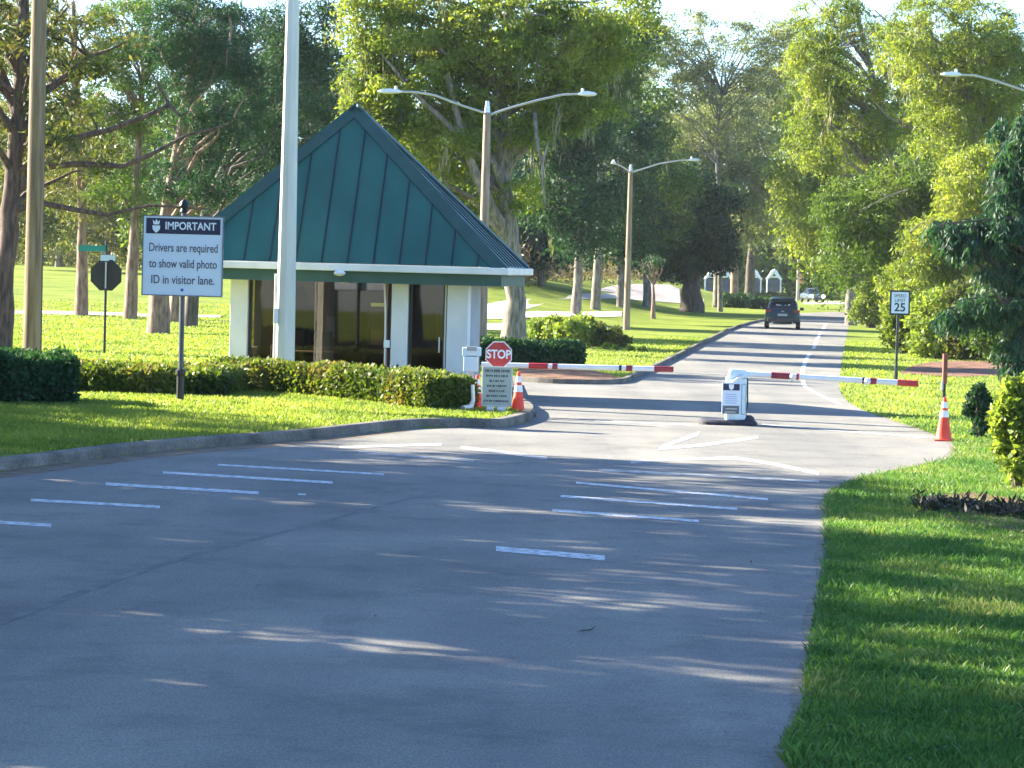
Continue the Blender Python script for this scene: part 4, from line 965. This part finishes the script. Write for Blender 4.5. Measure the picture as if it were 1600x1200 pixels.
shrub('bright lime leaved shrub at the right edge of the lawn', 1592, 764, 46, 186, 'lime', n=15000, lsz=.068, stems=24, clumps=90, cr=.36)
shrub('narrow dark shrub beside the right traffic cone', 1528, 684, 20, 80, 'dark', n=5200, lsz=.05, stems=14, clumps=26, cr=.5)
# weeping bushes on the right bank
for i, (x, y, r_, h_, lf, lab) in enumerate([(1362,512,34,80,'yellow','pale yellow green weeping bush left of the speed limit sign'),(1412,553,40,95,'yellow','weeping bush directly behind the speed limit sign'),(1462,560,46,110,'lime','lime green bush between the speed limit sign and the dark tree'),
        (1510,562,54,120,'olive','olive green bush above the mulch bed at the right'),(1570,566,60,140,'mid','mid green bush behind the dark hanging boughs at the right edge'),(1344,492,28,90,'mid','mid green bush overhanging the far road on its right side')]):
    shrub(lab, x, y, r_, h_, lf, n=11000, lsz=.10, stems=22, clumps=70, group='bushes on the right bank', cr=.42, name='bush', cat='bush')
# dead fronds heap in the shade
q0 = G(1560, 806); r_ = empty('leaf_heap', (q0.x, q0.y, .03), 'heap of dark dead fronds and cuttings on the shaded right verge', 'leaf heap')
n = 2600; pos = np.stack([rng.uniform(-1.0,2.2,n), rng.normal(0,.30,n), np.abs(rng.normal(0,.07,n))], -1); pos[:,1] -= pos[:,0]*.35; pos[:,1] *= 1+0*pos[:,0]
obj('cuttings', quads_mesh('cuttings', leaves(pos, .13, .035, -.2)), LF['frond'], r_)

# ================================================================== trees
# left lawn pines and the leaning tree at the frame edge
make_tree('leaning reddish barked tree at the far left edge', -4, 90, [(20,120,110,120),(-60,60,150,150),(110,230,110,60,6000),(120,60,90,70)], 'olive', 'red', .36, 120, 70, .26, .08, .5, 16, .1,
          trunk_px=[(8,420),(20,300),(27,180),(34,60),(42,-60)],
          extra_px=[([(24,265,0),(70,262,-.5),(130,258,-1),(200,262,-1.2),(245,245,-1.5),(300,215,-1.5),(360,200,-1.5)], .13, .035), ([(20,330,0),(70,318,-.4),(130,330,-.8),(175,337,-1),(240,322,-1),(330,328,-1)], .115, .03),
                    ([(26,235,0),(100,222,-.5),(180,205,-1),(235,185,-1.2),(272,168,-1.2)], .12, .06), ([(272,168,-1.2),(255,135,-1.2),(238,112,-1)], .06, .02), ([(272,168,-1.2),(290,185,-1.4),(302,178,-1.4)], .07, .03), ([(30,120,0),(60,60,.5),(100,10,.6)], .11, .04), ([(28,180,0),(-10,90,.5)], .2, .1)])
LP = [(127,493,[(120,215,95,75),(130,120,100,80),(90,30,120,80),(110,320,60,30,1500)],'olive','tall lawn pine with a pale trunk, left of the stop sign'),
      (203,498,[(220,130,90,90),(200,300,70,50,2500),(250,30,100,80)],'mid','tall lawn pine just right of the dark stop sign back'),
      (247,521,[(330,150,90,100),(300,60,90,70),(290,290,80,40,2500)],'dark','stout lawn pine with a flared foot behind the square notice board'),
      (272,503,[(380,220,80,90),(400,100,80,110)],'blue','dark pine behind the post of the square notice board'),
      (297,510,[(440,150,80,120),(430,290,70,60),(480,60,60,80)],'dark','dark pine with a slim trunk right of the notice board post')]
for bx_, by_, bl_, sp_k, lab in LP:
    p = GT(bx_, by_)
    make_tree(lab, bx_, p.y, bl_, sp_k, 'pine' if bx_ < 290 else 'dark', (.25 if bx_ != 247 else .36), 230, 95, .30, .05, .6, 26, .1, group='pines on the left lawn')
# further lawn trees and the wood edge on the left
WL = [(45,200,[(50,230,90,90),(40,340,70,50)],'olive'),(90,232,[(100,330,80,60),(120,240,90,80)],'yellow'),(165,228,[(190,350,80,45),(180,260,90,80)],'olive'),(255,222,[(250,360,70,40),(260,250,90,90)],'mid'),(330,236,[(320,340,70,60),(330,220,90,90)],'yellow'),
      (400,215,[(400,300,80,90),(410,180,80,80)],'dark'),(470,205,[(480,260,70,110),(470,130,70,80)],'dark'),(520,220,[(540,230,65,120),(510,110,40,50)],'olive'),(600,208,[(620,280,80,120),(590,180,60,70)],'dark'),(-20,240,[(-10,300,70,100),(-10,150,80,80)],'mid')]
labsL = ['olive tree seen between the leaning tree and the wooden pole','yellow green tree beyond the lawn, behind the leftmost pale trunk','olive tree beyond the lawn above the stop sign back','mid green tree beyond the lawn above the square notice board','yellow green tree beyond the lawn left of the gatehouse roof','dark tree rising behind the left slope of the gatehouse roof','dark tree behind the tall pale pole','olive tree with its top against the sky, left of the roof peak','dark tree directly behind the roof peak','mid green tree in the far left corner beyond the lawn']
for (bx_, D_, bl_, sp_k), lab in zip(WL, labsL):
    make_tree(lab, bx_, D_, bl_, sp_k, 'oak', .24, 120, 85, .42, .17, 1.35, 12, .15, group='trees of the wood edge on the left')
# large centre tree
make_tree('large light green tree with hanging moss behind the gatehouse', 803, 101, [(650,120,105,80),(620,40,90,80),(760,40,120,80),(870,70,100,80),(960,40,80,60,3500),(700,215,85,55),(800,170,90,60),(690,300,50,40,1400),(900,150,70,50),(590,150,50,60),(800,300,60,40,900)], 'yellow', 'oak', .38, 560, 190, .18, .07, .56, 60, .45, moss=90,
          trunk_px=[(806,470),(800,380),(788,300),(783,210),(790,90),(800,0)], extra_px=[([(798,375,0),(770,330,-.5),(742,270,-1),(722,210,-1.2),(700,120,-1.5)], .26, .09), ([(786,250,0),(835,180,.5),(880,110,.8),(930,40,1)], .2, .05), ([(725,220,-1),(650,150,-1.5),(600,90,-1.5)], .12, .03), ([(835,180,-1.5),(838,225,-2.6),(846,262,-2.8),(848,300,-2.8),(851,325,-2.8)], .07, .03), ([(846,262,-2.8),(852,240,-2.8),(857,225,-2.8)], .05, .02)])
CB = [(700,150,[(690,330,90,80),(640,250,80,90)],'mid','mid green tree low behind the right slope of the roof'),
      (900,162,[(900,300,75,100),(870,200,80,80)],'dark','dark tree right of the wooden lamp pole'),
      (970,188,[(960,250,70,110),(985,340,60,70),(940,370,60,40)],'dark','dark green tree behind the smaller street lamp'),
      (845,200,[(860,360,60,60),(800,330,80,90)],'blue','deep green tree in the shade behind the large centre tree'),
      (930,175,[(930,130,60,80),(960,60,60,50)],'mid','tall mid green tree whose crown stands above the lamp arm'),
      (1010,200,[(1020,300,70,90),(1000,190,60,60)],'mid','mid green tree just left of the dark round oak')]
for bx_, D_, bl_, sp_k, lab in CB:
    make_tree(lab, bx_, D_, bl_, sp_k, 'oak', .24, 170, 120, .32, .13, 1.1, 14, .25, group='trees behind the gatehouse', moss=10)
make_tree('dark round oak with a very thick trunk beside the far road', 1080, 205, [(1060,385,80,45),(1085,340,75,65),(1020,365,55,50),(1110,385,45,35),(1045,300,70,50)], 'dark', 'dark', .72, 260, 160, .34, .15, 1.1, 22, .2, trunk_px=[(1080,440),(1078,400),(1076,360)])
make_tree('small bare limbed tree in front of the sand bunker', 1021, 172, [(1022,412,26,14)], 'dark', 'pine', .12, 16, 30, .2, .08, .4, 12, .1, trunk_px=[(1021,452),(1021,440)], extra_px=[([(1021,445,0),(1008,425,0),(1003,405,0)], .07, .03), ([(1021,445,0),(1032,428,0),(1040,405,0)], .07, .03), ([(1021,442,0),(1020,420,0),(1022,400,0)], .06, .03)])
make_tree('tall grey green open tree with a pale trunk above the far road', 1147, 254, [(1110,210,80,75),(1150,300,95,75),(1090,320,65,60),(1180,180,75,75),(1060,230,50,70),(1170,350,60,28)], 'gray', 'pine', .32, 330, 100, .36, .13, 1.0, 26, .3, moss=14, group='tall trees beside the far road')
make_tree('grey green tree with a dark trunk right of the pale trunked one', 1169, 262, [(1210,260,70,70),(1230,340,60,60),(1200,160,60,60),(1240,200,50,70),(1230,120,40,60)], 'gray', 'dark', .38, 240, 95, .36, .13, 1.0, 22, .3, group='tall trees beside the far road')
make_tree('thin crowned bare topped tree reaching into the open sky', 1125, 215, [(1060,70,80,60),(1130,90,90,70),(1030,130,60,60),(1200,60,50,60),(1190,150,60,60),(1110,160,80,60),(1010,70,50,60),(1235,70,40,60)], 'gray', 'oak', .16, 380, 110, .26, .075, .75, 56, .3, trunk_px=[(1125,330),(1118,230),(1128,150)], group='tall trees beside the far road')
make_tree('wide grey green tree filling the gap above the dark round oak', 1120, 238, [(1080,200,70,60),(1140,230,75,70),(1060,280,60,60),(1130,300,70,60),(1190,300,50,60)], 'gray', 'oak', .28, 330, 100, .34, .12, .9, 30, .3, group='tall trees beside the far road')
make_tree('small pale trunk tree by the far car', 1272, 345, [(1290,400,50,50),(1270,340,50,50)], 'mid', 'pale', .3, 60, 90, .45, .2, 1.3, 10, .2, group='tall trees beside the far road')
# right hand wood
RW = [(1330,172,[(1300,330,80,80),(1270,250,60,80),(1290,150,60,70)],'yellow','yellow green tree nearest the far road on the right'),
      (1420,135,[(1340,90,110,90),(1310,200,90,80),(1400,200,90,70),(1280,110,50,80,3500),(1290,30,60,50,3000)],'yellow','tall yellow green tree with long bare boughs on the right'),
      (1520,122,[(1480,60,120,90),(1560,120,100,80),(1500,190,90,60)],'yellow','yellow green tree in the top right corner'),
      (1470,128,[(1400,330,90,80),(1460,280,90,70),(1350,400,70,60),(1330,330,60,60)],'mid','mid green tree above the speed limit sign'),
      (1570,118,[(1540,300,80,80),(1500,380,90,70),(1440,430,70,50)],'yellow','yellow green tree behind the dark hanging boughs'),
      (1390,200,[(1380,260,110,110),(1400,400,90,70),(1500,330,100,120)],'dark','dark tree deep inside the right hand wood'),
      (1540,190,[(1540,150,100,120),(1460,150,90,100)],'mid','mid green tree deep in the top right of the wood'),
      (1340,232,[(1330,420,70,50),(1290,380,60,60),(1340,300,70,80)],'mid','mid green tree beyond the bend of the far road')]
for i, (bx_, D_, bl_, sp_k, lab) in enumerate(RW):
    ex = None
    if i == 1: ex = [([(1500,150,0),(1475,118,-3.2),(1440,100,-3.8),(1400,72,-4),(1350,28,-4)], .13, .03), ([(1440,100,-3.8),(1395,85,-4),(1345,62,-4.2),(1335,70,-4.2)], .07, .02), ([(1430,92,-3.8),(1390,100,-4),(1355,112,-4.2),(1325,103,-4.2)], .06, .02), ([(1400,95,-4),(1375,122,-4),(1360,134,-4)], .04, .02)]
    if i == 3: ex = [([(1550,246,-2.5),(1500,240,-3.2),(1450,218,-3.8),(1400,205,-4),(1370,190,-4),(1350,168,-4)], .11, .03), ([(1530,290,-3),(1500,262,-3.4),(1482,244,-3.6)], .06, .03), ([(1560,260,-3),(1520,275,-3.6),(1500,295,-3.8)], .05, .02), ([(1400,300,-4),(1370,310,-4),(1330,330,-4)], .05, .02)]
    make_tree(lab, bx_, D_, bl_, sp_k, 'oak', .28, 430 if D_ < 150 else 260, 105, .22 if D_ < 150 else .34, .055 if D_ < 150 else .11, .52 if D_ < 150 else .95, 46, .5, moss=8, extra_px=ex, group='trees of the right hand wood')
make_tree('near dark green tree with long drooping boughs at the right edge', 1668, 60, [(1585,280,38,60),(1600,200,50,40),(1572,345,60,18,2600),(1500,350,48,10,1500),(1530,372,55,14,1600),(1600,410,50,40),(1545,470,60,20,2400),(1490,482,28,9,700),(1600,540,44,45),(1640,380,60,150),(1555,415,30,16,800)], 'blue', 'dark', .14, 400, 64, .20, .05, .22, 90, 1.3,
          extra_px=[([(1668,330,0),(1600,338,-.3),(1540,344,-.5),(1470,350,-.6),(1450,356,-.6)], .04, .01), ([(1668,470,0),(1600,468,-.3),(1540,474,-.4),(1475,486,-.4)], .035, .01)])
# wood far behind: one mass
def far_wood():
    V = []; 
    for i in range(520):
        x = random.uniform(-150, 1750); D = random.uniform(350, 440); hp_ = random.uniform(70, 245) if not (1040 < x < 1270) else random.uniform(60, 200)
        if 300 < x < 600: hp_ = min(hp_, 200)
        base = P(x, 425, D)
        for k in range(7):
            c = np.array(tuple(base)) + np.array([random.gauss(0,2.5), random.gauss(0,3), hp_*D/F*(k+.5)/7.5-1.0])
            p = c + rng.normal(size=(60,3))*np.array([1.9,1.9,1.4]); V.append(leaves(p, .95, .5, .1))
    V = np.concatenate(V); LEAFN[0] += len(V)
    tag(obj('far_wood', quads_mesh('far_wood', V), LF['mid']), 'hazy green wood closing the view behind every tree', 'woodland', kind='stuff')
far_wood()
def brush():
    V = []
    for i in range(420):
        x = random.uniform(560, 1010); q = GT(x, 441.5+random.uniform(-1.5,.5)); D = q.y+random.uniform(4, 20)
        c = np.array(tuple(P(x, 430, D))); c[2] = float(hz(c[0], D)) + random.uniform(.1, 2.6)
        V.append(leaves(c + rng.normal(size=(50,3))*np.array([1.1,1.1,.7]), .42, .12, -.5))
    V = np.concatenate(V); LEAFN[0] += len(V)
    tag(obj('undergrowth', quads_mesh('undergrowth', V), LF['brown']), 'dry brown undergrowth along the far edge of the lawn', 'undergrowth', kind='stuff')
    V = []
    for i in range(300):
        x = random.uniform(-60, 345); D = random.uniform(238, 262)
        c = np.array(tuple(P(x, 430, D))); c[2] = float(hz(c[0], D)) + random.uniform(.1, 3.2)
        V.append(leaves(c + rng.normal(size=(50,3))*np.array([1.3,1.3,.8]), .42, .16, -.2))
    V = np.concatenate(V); LEAFN[0] += len(V)
    tag(obj('undergrowth', quads_mesh('undergrowth', V), LF['olive']), 'green undergrowth closing the left lawn', 'undergrowth', kind='stuff')
brush()
# trees left of the frame whose shade lies across the road
proto = None
ST = [(-15.2,30,0,1.0),(-15.5,37.5,1,1.0),(-16.4,44.5,2,1.0),(-20,50,3,1.05),(-24,33,4,1.1),(-24,41,5,1.1),(-13.6,24,2.2,.95),(-27.5,57,2.9,1.0),(-31,45,1.5,1.1),(-12.6,17.5,3.3,.95),(-22,26,.7,1.1),(-27,52,4.4,1.1)]
p0x, p0y = ST[0][0], ST[0][1]
def shade_tree():
    base = Vector((p0x, p0y, 0)); blobs = [((0,0,8.2),(4.6,4.6,4.0),10),((0,0,5.2),(3.9,3.9,1.6),4)]
    wb, V, _ = tree_mesh(base, [(0,0,-.1),(.1,0,2.5),(0,.1,6),(.1,0,10)], .3, blobs, 'dark', .34, .18, 145, 80, .78, 30, .1)
    r = empty('tree', base, 'dense shade tree standing left of the view beside the near road', 'tree', 'shade trees beside the near road')
    wb.build('trunk', BK['oak'], r, smooth=True); obj('crown', quads_mesh('crown', V), LF['dark'], r); return r
proto = shade_tree()
for x, y, a, s in ST[1:]: copy_tree(proto, (x, y, 0), a, s, 'dense shade tree standing left of the view beside the near road')

# ================================================================== grass
def grass(name, n, fx, fy, hfun, wd, label, dens=None, lfm='grass', rejroad=True, zf=None):
    X = fx(n); Y = fy(n, X); k = np.ones(len(X), bool)
    if rejroad: k &= ~inpoly(ROADP, X, Y)
    if dens is not None: k &= dens(X, Y)
    X = X[k]; Y = Y[k]; n = len(X); Z = hz(X, Y) if zf is None else zf(X, Y)
    h = hfun(X, Y)*rng.uniform(.5, 1.25, n); th = rng.uniform(0, 2*np.pi, n); ln = rng.uniform(.1, .9, n)*h
    dx, dy = np.cos(th), np.sin(th); ph = rng.uniform(0, 2*np.pi, n); wx_, wy_ = np.cos(ph)*wd*.5, np.sin(ph)*wd*.5
    w_ = rng.uniform(.7, 1.4, n); wx_ = wx_*w_; wy_ = wy_*w_
    V = np.stack([np.stack([X-wx_, Y-wy_, Z-.005], -1), np.stack([X+wx_, Y+wy_, Z-.005], -1), np.stack([X+dx*ln*.45+wx_*.75, Y+dy*ln*.45+wy_*.75, Z+h*.65], -1), np.stack([X+dx*ln, Y+dy*ln, Z+h*.95], -1)], 1)
    LEAFN[0] += n
    tag(obj(name, quads_mesh(name, V), LF[lfm]), label, 'grass', kind='stuff')
def near_y(lo, hi, p=2.0):
    return lambda n, X: lo + (hi-lo)*rng.uniform(0, 1, n)**p
# right verge in the foreground
def rgx(n): return rng.uniform(1.2, 13.5, n)
grass('grass', 720000, rgx, lambda n, X: 1/rng.uniform(1/62., 1/16.5, n), lambda X, Y: (.058+.010*np.sin(X*1.7+Y)+.008*np.sin(X*5.3+Y*3.1))*(.8+.7*(rng.uniform(0,1,X.shape)**3)), .0085, 'long green grass on the shaded verge at the right of the near road', dens=lambda X, Y: (X < .19*Y+1.2))
grass('grass', 150000, lambda n: rng.uniform(-13, .4, n), lambda n, X: rng.uniform(41, 62, n), lambda X, Y: .065+0*X, .02, 'bright coarse grass on the kerbed bed in front of the hedges', dens=lambda X, Y: inpoly(VERGE, X, Y) & (pdist(VERGE, X, Y) > .2), lfm='lime', rejroad=False)
grass('grass', 70000, lambda n: rng.uniform(6, 22, n), lambda n, X: rng.uniform(53, 130, n), lambda X, Y: .06+0*X, .035, 'sunny grass right of the far road', dens=lambda X, Y: ~inpoly(MULCH, X, Y), lfm='lime')
grass('grass', 60000, lambda n: rng.uniform(-8, 12, n), lambda n, X: rng.uniform(76, 150, n), lambda X, Y: .06+0*X, .035, 'sunny grass on the planting island', dens=lambda X, Y: inpoly(ISLAND, X, Y), lfm='lime')
grass('grass', 130000, lambda n: rng.uniform(-30, -3, n), lambda n, X: 1/rng.uniform(1/150., 1/72., n), lambda X, Y: .07+0*X, .05, 'sunny mown grass on the left lawn', dens=lambda X, Y: (X < -.05*Y) & ~inpoly(VERGE, X, Y), lfm='lime')
# crumbling soil edge between asphalt and the right verge
ed = [p for p in rp_s if p.y < 62]; V = []; Fq = []
for i, p in enumerate(ed):
    d = (ed[min(i+1, len(ed)-1)]-ed[max(i-1, 0)]).normalized(); nn = Vector((-d.y, d.x, 0)); a = .05+.03*math.sin(i*.7)+random.uniform(0,.03)
    V += [(p.x+nn.x*a, p.y+nn.y*a, .0065), (p.x-nn.x*.06, p.y-nn.y*.06, .0065)]
for i in range(len(ed)-1): Fq.append((2*i, 2*i+1, 2*i+3, 2*i+2))
tag(MB().add(V, Fq).build('soil_edge', nmat('edge_soil', (.10,.09,.07), (.19,.17,.14), 9, .95)), kind='structure')
# fallen leaves
n = 1500; Xf = rng.uniform(-7, 12, n); Yf = 1/rng.uniform(1/62., 1/16., n); ke = pdist([(p.x, p.y) for p in rp_s], Xf, Yf, False); kk = (rng.uniform(0,1,n) < np.exp(-ke/.5)+.10)
Xf, Yf = Xf[kk], Yf[kk]; Zf = hz(Xf, Yf)+.012+.05*(~inpoly(ROADP, Xf, Yf)); a_ = rng.normal(size=(len(Xf),3)); a_[:,2] *= .15; a_ /= np.linalg.norm(a_, axis=1, keepdims=True)
bb = np.cross(a_, np.array([0,0,1.])); pc = np.stack([Xf, Yf, Zf], -1); l_ = a_*rng.uniform(.03,.08,(len(Xf),1)); w_ = bb*.012
tag(obj('fallen_leaves', quads_mesh('fallen_leaves', np.stack([pc, pc+l_*.5+w_, pc+l_, pc+l_*.5-w_], 1)), LF['brown']), 'dry leaves scattered over the near road and verge', 'leaf litter', kind='stuff')
# twig on the near road
tq = G(915, 988); MBt = MB().tube([(-.07,0,.004),(0,0,.012),(.05,.01,.02),(.08,0,.05)], [.002,.007,.006,.002], 5).tube([(0,0,.012),(.03,-.03,.01)], [.004,.002], 5)
tw = MBt.build('twig', BK['dark'], loc=(tq.x, tq.y, .004)); tag(tw, 'small dark twig lying on the near asphalt', 'twig')
print('LEAVES', LEAFN[0])

# thin morning air over the whole place
hb_ = bpy.data.materials.new('morning_air'); hb_.use_nodes = True; N_ = hb_.node_tree.nodes; N_.remove(N_['Principled BSDF'])
pv_ = N_.new('ShaderNodeVolumePrincipled'); pv_.inputs['Color'].default_value = (.86,.93,1,1); pv_.inputs['Density'].default_value = .0001
hb_.node_tree.links.new(pv_.outputs[0], N_['Material Output'].inputs['Volume'])
tag(MB().box(-3200, 3200, -600, 3500, -2, 60).build('haze', hb_), 'thin pale morning haze', 'haze', kind='stuff')
